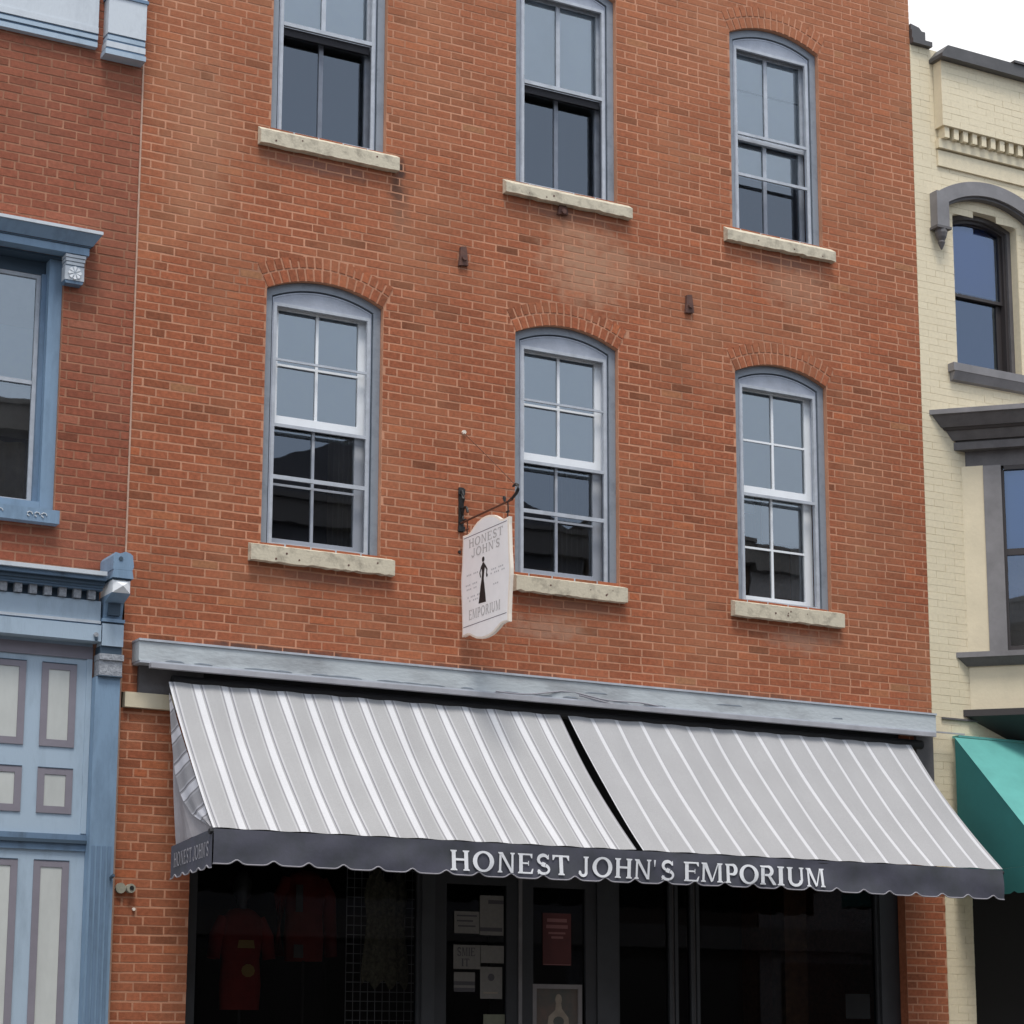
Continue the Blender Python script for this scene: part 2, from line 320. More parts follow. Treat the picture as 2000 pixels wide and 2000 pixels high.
def bricks(b, x0, x1, z0, z1, ops, y=0.0, phase=0.0, jit=.0019, relief=.0022, m=1, dy=.0009, fl=8, zoff=0):
    row = 0; z = z0
    while z < z1 - .03:
        za, zb = z + JT / 2, min(z + CH - JT / 2, z1)
        zm = (za + zb) / 2
        hol = [o.span(zm) for o in ops]; hol = sorted([h for h in hol if h])
        x = x0 - phase - (CW / 2 if row % 2 else 0); k = 0
        flem = fl and (row % fl == 5)
        if flem: x = x0 - phase - CW * .25
        while x < x1:
            wd = CW
            if flem and k % 2: wd = CW / 2 + .003
            k += 1
            xa, xb = x + JT / 2 + random.uniform(-.0015, .0015), x + wd - JT / 2 + random.uniform(-.0015, .0015)
            x += wd
            xa, xb = max(xa, x0), min(xb, x1)
            segs = [(xa, xb)]
            for ha, hb in hol:
                ns = []
                for a, c in segs:
                    if c <= ha or a >= hb: ns.append((a, c))
                    else:
                        if a < ha - .004: ns.append((a, ha - .004))
                        if c > hb + .004: ns.append((hb + .004, c))
                segs = ns
            for a, c in segs:
                if c - a > .018:
                    t = min(max(random.gauss(.52, .17) if random.random() > .13 else random.random(), 0), 1)
                    yy = y + random.uniform(-dy, dy)
                    wz = (.0035 * math.sin((a + c) * .65 + row * .21) + .0022 * math.sin((a + c) * 2.3 - row * .37) + random.uniform(-.0011, .0011)) if fl else 0
                    b.box(a, c, yy, y + relief + .004, za + wz, zb + wz, m, t, jit)
        z += CH; row += 1
def backing(b, x0, x1, z0, z1, ops, y, depth, m=0, mj=0):
    """mortar face with the openings cut out, and the reveals of the openings"""
    xs = sorted({x0, x1} | {o.x0 for o in ops} | {o.x1 for o in ops}); xs = [x for x in xs if x0 <= x <= x1]
    for a, c in zip(xs, xs[1:]):
        mid = (a + c) / 2; col = sorted([o for o in ops if o.x0 < mid < o.x1], key=lambda o: o.z0)
        n = 20 if any(o.rise for o in col) else 1
        for i in range(n):
            p, q = a + (c - a) * i / n, a + (c - a) * (i + 1) / n
            lo = (z0, z0)
            for o in col:
                b.face([(p, y, lo[0]), (q, y, lo[1]), (q, y, o.z0), (p, y, o.z0)], m) if o.z0 > lo[0] else None
                xc, hw = (o.x0 + o.x1) / 2, (o.x1 - o.x0) / 2
                lo = (arch_z(p, xc, hw, o.zs, o.rise), arch_z(q, xc, hw, o.zs, o.rise))
                b.face([(p, y, lo[0]), (q, y, lo[1]), (q, y + depth, lo[1]), (p, y + depth, lo[0])], mj)
            b.face([(p, y, lo[0]), (q, y, lo[1]), (q, y, z1), (p, y, z1)], m)
    for o in ops:
        for xx in (o.x0, o.x1): b.face([(xx, y, o.z0), (xx, y + depth, o.z0), (xx, y + depth, o.zs), (xx, y, o.zs)], mj)
        b.face([(o.x0, y, o.z0), (o.x1, y, o.z0), (o.x1, y + depth, o.z0), (o.x0, y + depth, o.z0)], mj)
def ring_bricks(o):
    b = B(); xc = (o.x0 + o.x1) / 2; hw = (o.x1 - o.x0) / 2; R = (hw * hw + o.rise ** 2) / (2 * o.rise); zc = o.zs + o.rise - R; th = math.asin(hw / R)
    def pp(r, a): return (xc + r * math.sin(a), zc + r * math.cos(a))
    # mortar bed behind the two rings
    N = 24
    for i in range(N):
        a, c = -th + 2 * th * i / N, -th + 2 * th * (i + 1) / N
        q = [pp(R - .001, a), pp(R - .001, c), pp(R + o.ring, c), pp(R + o.ring, a)]
        b.face([(u, .0012, v) for u, v in q], 0)
    for k, (r0, r1) in enumerate(((R, R + o.ring * .45), (R + o.ring * .45 + .012, R + o.ring - .014))):
        n = round(2 * th * (r0 + r1) / 2 / .070); s = 2 * th / n
        for i in range(n):
            g = .0088 / r0; a, c = -th + s * i + g, -th + s * (i + 1) - g
            yy = random.uniform(-.0045, -.0025)
            b.prism([pp(r0 + (.004 if k else 0), a), pp(r0 + (.004 if k else 0), c), pp(r1, c), pp(r1, a)], yy, .006, 1, min(max(random.gauss(.5, .16), 0), 1))
        if k == 0: pass
    return b
def shell(b, x0, x1, y0, y1, z0, z1, floors=(), m=0):
    b.box(x0, x0 + .05, y0, y1, z0, z1, m); b.box(x1 - .05, x1, y0, y1, z0, z1, m); b.box(x0 + .051, x1 - .051, y1 - .05, y1, z0, z1, m)
    for z in floors: b.box(x0 + .052, x1 - .052, y0, y1 - .052, z, z + .12, m)
def outline(x0, x1, z0, zs, rise, ins, n=18, insb=None):
    """opening outline inset by ins, from bottom left anticlockwise round the arch"""
    insb = ins if insb is None else insb
    xc = (x0 + x1) / 2; hw = (x1 - x0) / 2; R = (hw * hw + rise * rise) / (2 * rise); zc = zs + rise - R
    h2 = hw - ins; R2 = R - ins; pts = [(x0 + ins, z0 + insb), (x1 - ins, z0 + insb)]
    for i in range(n + 1):
        x = x1 - ins - 2 * h2 * i / n; pts.append((x, zc + math.sqrt(R2 * R2 - (x - xc) ** 2)))
    return pts

# ------------------------------------------------------------------ setting: street
g = B(); g.box(-60, 60, -60, 60, -.62, -.5); tag(g.build('ground', M_pave), kind='structure')
g = B(); g.box(-60, 60, -13.6, -3.2, -.45, -.15); tag(g.build('road', M_asph), kind='structure')
g = B()
for i in range(-9, 10): g.box(i * 6, i * 6 + 3, -8.46, -8.34, -.149, -.146)
tag(g.build('road_markings', M_line), kind='structure')
g = B(); g.box(-60, 60, -3.05, 1.0, -.3, 0); tag(g.build('pavement', M_pave), kind='structure')
g = B(); g.box(-60, 60, -3.2, -3.05, -.45, .003); tag(g.build('kerb', mat('kerb_stone', (.38, .37, .35), .9, noise=.2)), kind='structure')
g = B(); g.box(-60, 60, -17.6, -13.75, -.3, 0); tag(g.build('opposite_pavement', M_pave), kind='structure')
g = B(); g.box(-60, 60, -13.75, -13.6, -.45, .003); tag(g.build('opposite_kerb', bpy.data.materials['kerb_stone']), kind='structure')

# ------------------------------------------------------------------ main brick building
main = thing('brick_building', (3.75, 0, 0), 'tall orange red brick building with six arched windows above the striped awning', 'building')
OPS = []
WX = [(1.06, 2.06), (3.26, 4.25), (5.44, 6.42)]
for x0, x1 in WX:
    OPS.append(Op(x0, x1, 5.37, 7.42, .12, .21)); OPS.append(Op(x0, x1, 8.72, 10.59, .12, .21))
SHOP = Op(.40, 7.13, -.5, 4.40)
TOP = 12.6
wb = B()
backing(wb, .006, 7.495, 4.40, TOP, OPS, .0022, .16, 0, 0)
bricks(wb, .008, 7.495, 4.40, TOP, OPS, phase=.03)
# left and right piers of the shop front
for (a, c, z1) in ((.006, .57, 4.04), (.006, .14, 4.398), (7.13, 7.572, 3.2), (7.13, 7.495, 4.398)):
    z0 = {4.04: 0, 3.2: 0}.get(z1, 4.155 if c < 1 else 3.205)
    wb.face([(a, .0022, z0), (c, .0022, z0), (c, .0022, z1), (a, .0022, z1)], 0)
    if c < 1 and z1 == 4.04: wb.face([(c, .006, z0), (c, .3, z0), (c, .3, z1), (c, .006, z1)], 1, .3)
    if a > 7: wb.face([(a, .3, z0), (a, .006, z0), (a, .006, z1), (a, .3, z1)], 1, .3)
    bricks(wb, a + .002, c, z0, z1, [], phase=.05 if a < 1 else .11)
wb.build('wall', [M_mortar, M_brick], main)
for o in OPS: ring_bricks(o).build('window_arch', [M_mortar, M_brick], main)
sh = B(); shell(sh, .02, 7.48, .3, 7.5, 0, TOP, (4.45, 7.95, 11.6)); sh.box(.08, 7.42, .3, 7.4, -.1, .02)
for x in (2.66, 4.85): sh.box(x - .05, x + .05, .32, 7.4, 4.58, 11.5)
sh.build('interior_wall', M_room, main)
rf = B(); rf.box(.01, 7.49, .17, 7.6, TOP - .2, TOP - .05); rf.box(-.03, 7.53, -.12, .16, TOP, TOP + .2); rf.build('roof', M_cope, main)
sd = B()
sd.box(7.40, 7.492, .17, 7.6, 0, TOP - .21, 0); sd.box(.01, .06, .17, 7.6, 0, TOP - .21, 0); sd.box(.07, 7.39, 7.56, 7.65, 0, TOP - .21, 0)
sd.build('side_wall', M_brickL, main)
st = B(); st.box(.02, .41, -.045, .02, 4.043, 4.152); st.build('stone_band', M_creamflat, main)
for x, z, w_, h_ in ((2.763, 7.975, .085, .17), (4.961, 7.94, .085, .17), (3.70, 8.555, .10, .09)):
    a = B(); a.prism([(x - w_ / 2, z - h_ / 2), (x + w_ / 2, z - h_ / 2 + .01), (x + w_ / 2 - .012, z + .2 * h_), (x + w_ / 4, z + h_ / 2), (x - w_ / 3, z + h_ / 2 - .01), (x - w_ / 2 + .01, z)], -.03, -.002)
    a.tube([(x, -.05, z - .02), (x, -.028, z - .02)], .022, 0, 8)
    a.build('anchor_plate', M_anchor, main)

def sill(parent, x0, x1, z0, z1, proj=.06, seed=1, mt=None, back=0):
    rnd = random.Random(seed); b = B(); N = 26
    top = [(x0 + (x1 - x0) * i / N, z1 + rnd.uniform(-.003, .002)) for i in range(N + 1)]
    bot = []
    for i in range(N + 1):
        c = rnd.uniform(-.004, .004)
        if rnd.random() < .12: c += rnd.uniform(.003, .010)
        bot.append((x0 + (x1 - x0) * i / N, z0 + c))
    for i in range(N):
        yo = -proj + rnd.uniform(-.003, .003)
        b.face([(bot[i][0], -proj, bot[i][1]), (bot[i + 1][0], -proj, bot[i + 1][1]), (top[i + 1][0], -proj, top[i + 1][1]), (top[i][0], -proj, top[i][1])])
        b.face([(top[i][0], -proj, top[i][1]), (top[i + 1][0], -proj, top[i + 1][1]), (top[i + 1][0], .0, back), (top[i][0], .0, back)])
        if x0 + .13 < top[i][0] < x1 - .16: b.face([(top[i][0], .0, back), (top[i + 1][0], .0, back), (top[i + 1][0], .06, back + .002), (top[i][0], .06, back + .002)])
        b.face([(bot[i][0], -proj, bot[i][1]), (bot[i][0], .02, bot[i][1]), (bot[i + 1][0], .02, bot[i + 1][1]), (bot[i + 1][0], -proj, bot[i + 1][1])])
    for i in (0, N): b.face([(bot[i][0], -proj, bot[i][1]), (bot[i][0], .0, bot[i][1]), (top[i][0], .0, back), (top[i][0], -proj, top[i][1])])
    for k in range(5):
        if rnd.random() < .75:
            x = rnd.uniform(x0 + .1, x1 - .1); z = rnd.uniform(z0 + .02, z1 - .03); s = rnd.uniform(.004, .010)
            b.prism([(x - s, z), (x - s * .4, z - s), (x + s, z - s * .3), (x + s * .7, z + s * .8), (x - s * .3, z + s)], -proj - .0012, -proj + .004, 1)
    return b.build('sill', [mt or M_sill, M_anchor], parent)

def rect(b, x0, x1, z0, z1, w_, y0, y1, m=0):
    b.box(x0, x0 + w_, y0, y1, z0, z1, m); b.box(x1 - w_, x1, y0, y1, z0, z1, m)
    b.box(x0 + w_, x1 - w_, y0 + .0006, y1, z0, z0 + w_, m); b.box(x0 + w_, x1 - w_, y0 + .0006, y1, z1 - w_, z1, m)

def curtain(parent, x0, x1, z0, z1, y, mt, n=7, amp=.02):
    b = B(); N = n * 8; P = [(x0 + (x1 - x0) * i / N, y + amp * math.sin(2 * math.pi * n * i / N) + amp * .4 * math.sin(5.1 * i / N * n)) for i in range(N + 1)]
    for (xa, ya), (xb, yb) in zip(P, P[1:]):
        b.face([(xa, ya, z0), (xb, yb, z0), (xb, yb, z1), (xa, ya, z1)])
    return b.build('curtain', mt, parent, smooth=True)

def arched_window(x0, x1, z0, zs, kind, seed):
    b = B(); rise = .12; Y0 = .05
    b.ring(outline(x0, x1, z0, zs, rise, .002, insb=.0), outline(x0, x1, z0, zs, rise, .064, insb=.012), Y0, .13)
    b.ring(outline(x0, x1, z0, zs, rise, .076, insb=.012), outline(x0, x1, z0, zs, rise, .088, insb=.018), Y0 + .012, .13, 1)
    b.ring(outline(x0, x1, z0, zs, rise, .060, insb=.0), outline(x0, x1, z0, zs, rise, .080, insb=.014), .075, .13, 2)  # navy backing colours in the dark of the groove
    win = b.build('window', [M_ring, M_spand, M_navy], main)
    X0, X1, Z0, Z1 = x0 + .086, x1 - .086, z0 + .02, zs - .085 - .0
    # board that fills the arch above the square-headed sash
    pts = [p for p in outline(x0, x1, z0, zs, rise, .084)[2:]]
    pts = [(X1 + .002, Z1)] + pts + [(X0 - .002, Z1)]
    s = B(); s.prism(pts, Y0 + .016, .12); s.build('arch_board', M_spand, win)
    # outer storm frame
    mid = 6.41 - .02 if kind < 3 else 9.675
    f = B(); rect(f, X0, X1, Z0, Z1, .026, .058, .084)
    if kind < 2:
        f.box(X0 + .026, X1 - .026, .060, .078, 6.875 - .009, 6.875 + .009); f.box(X0 + .026, X1 - .026, .060, .078, 5.935 - .016, 5.935 + .016)
        f.box(X0 + .026, X1 - .026, .058, .084, mid - .055, mid - .030)
    elif kind == 2: f.box(X0 + .026, X1 - .026, .058, .084, mid - .055, mid - .03)
    elif kind == 5:
        for z in (mid, 9.285): f.box(X0 + .026, X1 - .026, .059, .080, z - .013, z + .013)
    else: f.box(X0 + .026, X1 - .026, .056, .082, mid - .017, mid + .015); f.box(X0 + .03, X1 - .03, .090, .12, mid - .085, mid - .018, 1)  # dark bar stands in for the shaded gap under the middle rail
    f.build('storm_frame', [M_storm, M_brown], win)
    p = B(); zt = mid - .04 if kind < 3 else (mid if kind != 5 else 9.285); p.face([(X0 + .02, .07, Z0 + .02), (X1 - .02, .07, Z0 + .02), (X1 - .02, .07, zt), (X0 + .02, .07, zt)]); p.build('screen', M_screen, win) if kind != 2 else None
    # inner sashes, upper one forward of the lower
    sw = .085 if kind < 3 else .05; mt = M_white if kind < 3 else M_storm
    s = B(); xc = (x0 + x1) / 2 - .01
    for (a, c, y, up) in ((mid - .03, Z1 + .02, .130, 1), (Z0, mid + .03, .166, 0)):
        xl, xr = X0 - .015, X1 + .015
        s.box(xl, xl + sw, y, y + .035, a, c); s.box(xr - sw, xr, y, y + .035, a, c)
        s.box(xl + sw, xr - sw, y + .001, y + .035, a, a + (.085 if kind < 3 else .04)); s.box(xl + sw, xr - sw, y + .001, y + .035, c - .05, c)
        s.box(xc - .011 if kind < 3 else xc - .018, xc + .011 if kind < 3 else xc + .018, y + .004, y + .03, a + .04, c - .04)
        if kind < 3: s.box(xl + sw, xr - sw, y + .008, y + .028, (a + c) / 2 - .009, (a + c) / 2 + .009)
    s.build('sash', mt, win)
    q = B()
    for (a, c, y) in ((mid, Z1 + .01, .148), (Z0, mid, .184)): q.face([(X0, y, a), (X1, y, a), (X1, y, c), (X0, y, c)])
    q.build('pane', M_glass, win)
    # shade behind the upper half
    sb = B(); zb = mid + .045
    if kind == 5: sb.box(X0 - .01, X1 + .01, .168, .171, zb, Z1 + .02, 0); sb.box(X0 - .008, X1 + .008, .1660, .1675, 10.13, 10.146, 1); sb.box(X0 - .008, X1 + .008, .215, .222, 9.33, mid - .05, 0)
    else: sb.box(X0 - .01, X1 + .01, .168, .171, zb, Z1 + .02, 0)
    if kind == 2: sb.box(x0 + .40, X1 + .01, .205, .209, 5.98, zb - .02, 0); sb.box(X0, x0 + .32, .205, .209, 6.22, zb - .02, 0)
    sb.build('window_shade', [M_blind, M_ring], win)
    if kind == 0: curtain(win, x0 + .64, x0 + .86, Z0, mid, .215, M_curt, 5)
    if kind == 1: curtain(win, x0 + .46, x0 + .86, Z0, mid, .215, M_curt, 8); 
    if kind == 2: curtain(win, x0 + .74, x0 + .9, Z0, mid, .25, M_blind, 4)
    sa, sb2, sz0, sz1 = ((.958, 2.16, 5.235, 5.355), (3.24, 4.29, 5.235, 5.355), (5.355, 6.51, 5.235, 5.355), (.952, 2.155, 8.575, 8.685), (3.135, 4.365, 8.595, 8.68), (5.342, 6.515, 8.59, 8.68))[kind]
    sill(win, sa, sb2, sz0, sz1, .065, seed, back=z0 + .006)
    return win
for i, (x0, x1) in enumerate(WX):
    arched_window(x0, x1, 5.37, 7.42, i, 11 + i); arched_window(x0, x1, 8.72, 10.59, 3 + i, 21 + i)

# painted wooden cornice over the shop, with the awning rail beneath it
c = B()
c.box(.075, 7.41, -.155, -.002, 4.372, 4.515, 0); c.box(.07, 7.415, -.166, -.002, 4.516, 4.532, 1); c.box(.08, 7.405, -.162, -.0015, 4.355, 4.371, 1)
for i in range(16):     # lifted, splitting edge of the lower board
    x = .3 + i * .27 + random.uniform(-.1, .1); L_ = random.uniform(.08, .3); h = random.uniform(.003, .008)
    c.prism([(x, 4.380), (x + L_, 4.378), (x + L_ * .8, 4.380 + h), (x + L_ * .3, 4.38 + h * 1.4)], -.1585, -.15, 2)
for i in range(3):
    x = 3.9 + i * 1.2 + random.uniform(-.3, .3); L_ = random.uniform(.1, .35); z = random.uniform(4.40, 4.46)
    c.prism([(x, z), (x + L_, z + .003), (x + L_ * .9, z + .012), (x + L_ * .2, z + .009)], -.157, -.15, 2)
cor = c.build('shop_cornice', [M_gal, M_storm, M_ring], main)
r = B(); r.box(.15, 7.36, -.215, -.165, 4.315, 4.346); r.box(.15, 7.36, -.205, -.16, 4.3465, 4.353); r.build('awning_rail', M_alu, cor)
r = B(); r.tube([(3.0 + .12 * i, -.17 - .02 * math.sin(i * .8), 4.375 + .05 * math.exp(-((i - 6) / 2.2) ** 2) - .01 * math.sin(i)) for i in range(14)], .006, 0, 6)
r.tube([(3.75 + .08 * i, -.185, 4.40 - .012 * i) for i in range(6)], .007, 0, 6); r.build('loose_wire', M_pipe, cor)
r = B(); r.box(7.45, 7.78, -.10, -.085, 4.375, 4.387); r.build('rail_end', M_alu, cor)
for ex in ((.12, .62, 4.155), (7.28, 7.47, 3.95)):
    e = B(); e.box(ex[0], ex[1], -.035, -.004, ex[2], 4.354); e.build('cornice_end_block', M_grey, cor)
h = B(); h.box(.305, 7.29, .02, .30, 3.25, 4.40); h.build('shop_header', M_dark, main)
# fittings on the left pier
f = B(); f.tube([(.045, -.03, 2.735), (.045, -.005, 2.735)], .038, 0, 12); f.tube([(.115, -.05, 2.735), (.115, -.005, 2.735)], .033, 0, 12); f.tube([(.118, -.055, 2.737), (.118, -.049, 2.737)], .016, 1, 10)
f.build('pipe_stub', [mat('pale_mortared_pipe', (.36, .35, .28), .9, noise=.3, nscale=30), M_black], main)
f = B(); f.tube([(.151, -.02, 2.589), (.151, -.003, 2.589)], .012, 0, 8); f.build('wall_plug', M_edge, main)
f = B(); f.tube([(2.755, -.008, 5.503), (2.755, .003, 5.503)], .013, 0, 8); f.build('bolt_hole', M_black, main)

# shop front joinery
YF = .10
def post(x0, x1, y=YF, z0=.0, z1=3.25, m=M_post, nm='mullion', d=.09):
    b = B(); b.box(x0, x1, y, y + d, z0, z1); return b.build(nm, m, main)
post(.572, .65); post(2.51, 2.62); post(4.08, 4.27); post(6.93, 7.128, m=M_post)
post(3.36, 3.39, nm='door_edge', m=M_grey); post(4.81, 4.835, y=.14, m=M_grey, nm='glazing_bar'); post(5.02, 5.045, y=.14, m=M_grey, nm='glazing_bar')
for (a, c) in ((.65, 2.51), (4.27, 4.81), (4.835, 5.02), (5.045, 6.93)):
    b = B(); rect(b, a, c, .551, 3.249, .03, YF + .022, YF + .078, 0); b.box(a, c, YF + .02, YF + .08, .0, .55, 1); pass
    dw = b.build('display_window', [M_post, M_dark], main)
    p = B(); p.face([(a, YF + .05, .58), (c, YF + .05, .58), (c, YF + .05, 3.21), (a, YF + .05, 3.21)]); p.build('pane', M_glassS, dw)
for (a, c) in ((2.62, 3.36), (3.39, 4.08)):
    b = B(); rect(b, a + .005, c - .005, .03, 2.98, .10, YF + .01, YF + .055); b.box(a + .105, c - .105, YF + .012, YF + .05, .131, .45)
    b.box(a, c, YF + .01, YF + .05, 3.0, 3.25); d = b.build('shop_door', M_dark, main)
    p = B(); p.face([(a + .1, YF + .035, .13), (c - .1, YF + .035, .13), (c - .1, YF + .035, 2.88), (a + .1, YF + .035, 2.88)]); p.build('pane', M_glassS, d)
    p = B(); xh = c - .06 if a < 3 else a + .06; p.tube([(xh, YF - .04, .95), (xh, YF - .04, 1.25)], .011); p.tube([(xh, YF - .04, .97), (xh, YF + .02, .97)], .008); p.tube([(xh, YF - .04, 1.23), (xh, YF + .02, 1.23)], .008); p.build('handle', M_alu, d)
pl = B(); pl.box(.66, 2.5, .2, 1.6, .02, 1.30); pl.box(4.3, 6.9, .2, 1.6, .02, 1.1); pl.box(.66, 2.5, 1.9, 1.95, .02, 3.2); pl.box(4.28, 7.0, 2.3, 2.35, .02, 3.2); pl.build('display_platform', mat('black_display_cloth', (.012, .012, .014), .9), main)
pl = B(); pl.box(6.42, 6.66, .8, 1.0, .02, 3.2); pl.build('interior_pier', mat('dim_brown_brick_pier', (.16, .075, .04), .9, noise=.5, nscale=12), main)

# ------------------------------------------------------------------ left brick building
left = thing('brick_building', (-2, 0, 0), 'dull red brick building with pale blue wooden trim and panelled shop front', 'building')
LX = -3.4
lop = [Op(-1.75, -.55, 5.42, 7.37)]
b = B(); backing(b, LX, -.007, 4.97, 9.6, lop, .0030, .2); bricks(b, LX, -.009, 4.97, 9.6, lop, phase=.09, fl=8)
b.face([(LX, .0065, 4.0), (-.007, .0065, 4.0), (-.007, .0065, 4.969), (LX, .0065, 4.969)])
b.build('wall', [M_mortarL, M_brickL], left)
b = B(); b.box(-.0066, .0058, -.006, .01, 4.99, 8.99); b.box(-.0066, .0058, -.004, .01, 8.94, 10.2); b.box(-.007, .004, -.002, .01, 0, 4.5); b.build('joint_strip', M_joint, left)
b = B(); shell(b, LX, -.02, .3, 6, 0, 10.2, (4.5, 8.2)); b.box(LX, -.02, .21, .25, 0, 1.2); b.build('interior_wall', M_room, left)
b = B(); b.box(LX, -.02, .0, 6.1, 10.24, 10.4); b.build('roof', M_cope, left)
b = B(lambda x, y, z: (x, y * .45, z + .04))     # roof cornice: mouldings, frieze board, crown
b.box(LX, -.385, -.12, 0, 9.015, 9.055, 1); b.box(LX, -.385, -.10, 0, 9.056, 9.072, 2); b.box(LX, -.385, -.135, 0, 9.073, 9.105, 1); b.box(LX, -.385, -.12, 0, 9.106, 9.12, 2); b.box(LX, -.385, -.15, 0, 9.121, 9.17, 0)
b.box(LX, -.385, -.13, 0, 9.171, 9.93, 0); b.box(LX, -.36, -.30, 0, 9.931, 10.0, 1); b.box(LX, -.02, -.42, 0, 10.001, 10.235, 0)
rc = b.build('roof_cornice', [M_sky, M_blueL, M_blueD], left)
b = B(lambda x, y, z: (x + .043, y * .5, z + .06)); b.box(-.385, -.065, -.24, -.001, 8.935, 8.975, 1); b.box(-.375, -.073, -.225, -.001, 8.976, 8.992, 2); b.box(-.378, -.070, -.235, -.001, 8.993, 9.04, 0); b.box(-.37, -.073, -.22, -.001, 9.041, 9.055, 2); b.box(-.37, -.073, -.23, -.001, 9.056, 9.09, 1); b.box(-.365, -.073, -.215, -.001, 9.091, 9.105, 2)
b.box(-.37, -.071, -.24, -.001, 9.106, 9.40, 0); b.box(-.38, -.06, -.26, -.001, 9.401, 9.425, 2); b.box(-.37, -.07, -.24, -.001, 9.426, 9.93, 0); b.build('end_block', [M_sky, M_blueL, M_blueD], rc)
# window with a moulded hood
b = B()
b.box(-.65, -.551, .035, .19, 5.43, 7.351, 0); b.box(-1.75, -1.65, .035, .19, 5.43, 7.351, 0); b.box(-1.649, -.651, .13, .19, 7.25, 7.35, 2); b.box(-1.749, -.552, -.001, .20, 7.352, 7.3695, 2); b.box(-1.649, -.651, .035, .19, 5.43, 5.50, 0)  # navy head colours in the dark recess below the hood
b.box(-.685, -.651, .10, .19, 5.501, 7.249, 1); b.box(-1.649, -1.615, .10, .19, 5.501, 7.249, 1)
lw = b.build('window', [M_blue, M_blueD, M_navy], left)
b = B(); rect(b, -1.614, -.686, 5.502, 7.248, .03, .135, .17); b.box(-1.58, -.72, .13, .17, 6.40, 6.43); b.build('sash', M_storm, lw)
b = B(); b.face([(-1.6, .15, 5.52), (-.7, .15, 5.52), (-.7, .15, 7.24), (-1.6, .15, 7.24)]); b.build('pane', M_glass, lw)
b = B(); b.box(-1.6, -.69, .18, .184, 6.84, 7.24, 0); b.box(-1.6, -.69, .19, .194, 6.43, 6.845, 1); b.build('window_shade', [mat('grey_beige_shade', (.72, .69, .66), .9, noise=.1), mat('pale_net_shade', (.85, .92, .93), .9, noise=.08)], lw)
b = B(); b.box(-1.6, -.69, .20, .204, 6.0, 6.39); b.build('reflection_panel', mat('grey_reflection_tone', (.75, .74, .70), .9, noise=.2), lw)  # added grey panel stands in for the reflection in the lower pane
curtain(lw, -1.6, -.72, 5.5, 5.97, .22, mat('olive_cloth', (.60, .50, .28), .9, noise=.4, nscale=5), 5)
b = B(); b.box(-1.83, -.535, -.09, .03, 5.322, 5.42, 0)
for cx in (-.70, -1.02, -1.34):     # small carved flourishes on the sill face
    for dx in (-.055, .0, .05):
        b.tube([(cx + dx + .02 * math.cos(t), -.0935, 5.372 + .018 * math.sin(t)) for t in [k * .9 for k in range(6)]], .005, 1, 5)
b.build('sill', [M_blue, M_sky], lw)
b = B()     # hood: stepped and sloped mouldings
b.box(-1.83, -.40, -.11, 0, 7.372, 7.43, 0); b.box(-1.84, -.39, -.12, 0, 7.431, 7.441, 1)
b.face([(-1.86, -.125, 7.442), (-.38, -.125, 7.442), (-.335, -.20, 7.515), (-1.9, -.20, 7.515)], 0); b.face([(-.38, -.125, 7.442), (-.38, 0, 7.442), (-.335, 0, 7.515), (-.335, -.20, 7.515)], 0)
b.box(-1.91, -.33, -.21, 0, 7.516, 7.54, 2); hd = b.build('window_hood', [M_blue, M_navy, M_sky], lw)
b = B(); X0, X1 = -.57, -.425
for k, z in enumerate((7.365, 7.338, 7.311)): b.box(X0 - .004 + k * .004, X1 + .004 - k * .004, -.105 + k * .006, -.001, z - .022, z, 0); b.box(X0 + .002, X1 - .002, -.088, -.001, z - .0265, z - .0225, 1)
b.box(X0, X1, -.085, -.001, 7.175, 7.283, 0); b.prism([(X0, 7.174), (X1, 7.174), (X1 - .01, 7.150), (X0 + .01, 7.150)], -.08, -.001, 1)
xc, zc = (X0 + X1) / 2, 7.229
for k in range(8):
    a = k * math.pi / 4; r1 = .046; b.prism([(xc + .008 * math.cos(a), zc + .008 * math.sin(a)), (xc + r1 * math.cos(a - .27), zc + r1 * math.sin(a - .27)), (xc + r1 * 1.1 * math.cos(a), zc + r1 * 1.1 * math.sin(a)), (xc + r1 * math.cos(a + .27), zc + r1 * math.sin(a + .27))], -.096 - .0005 * k, -.084, 2)
b.build('hood_bracket', [M_sky, M_blueD, M_white], hd)
# blue panelled shop front
b = B()
b.box(LX, -.215, -.25, -.001, 4.945, 4.975, 2); b.box(LX, -.21, -.22, -.001, 4.915, 4.944, 1); b.box(LX, -.21, -.19, -.001, 4.885, 4.914, 3); b.box(LX, -.21, -.165, -.001, 4.872, 4.884, 1)
b.box(LX, -.21, -.145, -.001, 4.855, 4.871, 1); b.box(LX, -.21, -.07, -.001, 4.785, 4.854, 3)
x = -.255
while x > LX: b.box(x - .052, x, -.125, -.069, 4.79, 4.8545, 4); x -= .108
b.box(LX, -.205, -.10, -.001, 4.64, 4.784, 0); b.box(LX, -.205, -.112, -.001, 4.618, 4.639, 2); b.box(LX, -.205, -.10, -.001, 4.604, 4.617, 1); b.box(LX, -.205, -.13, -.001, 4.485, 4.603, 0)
sc = b.build('shop_cornice', [M_blueL, M_blueD, M_sky, M_navy, M_cap], left)
b = B()
b.prism([(-.19, 4.99), (-.045, 4.99), (-.035, 5.02), (-.045, 5.10), (-.065, 5.115), (-.10, 5.125), (-.14, 5.108), (-.175, 5.115), (-.19, 5.09)], -.30, -.002, 0)
b.prism([(-.19, 4.93), (-.035, 4.93), (-.045, 4.989), (-.185, 4.989)], -.30, -.002, 0)
b.tube([(-.135, -.306, 5.07), (-.135, -.299, 5.07)], .016, 2, 8)
b.box(-.185, -.045, -.285, -.002, 4.92, 4.929, 2)
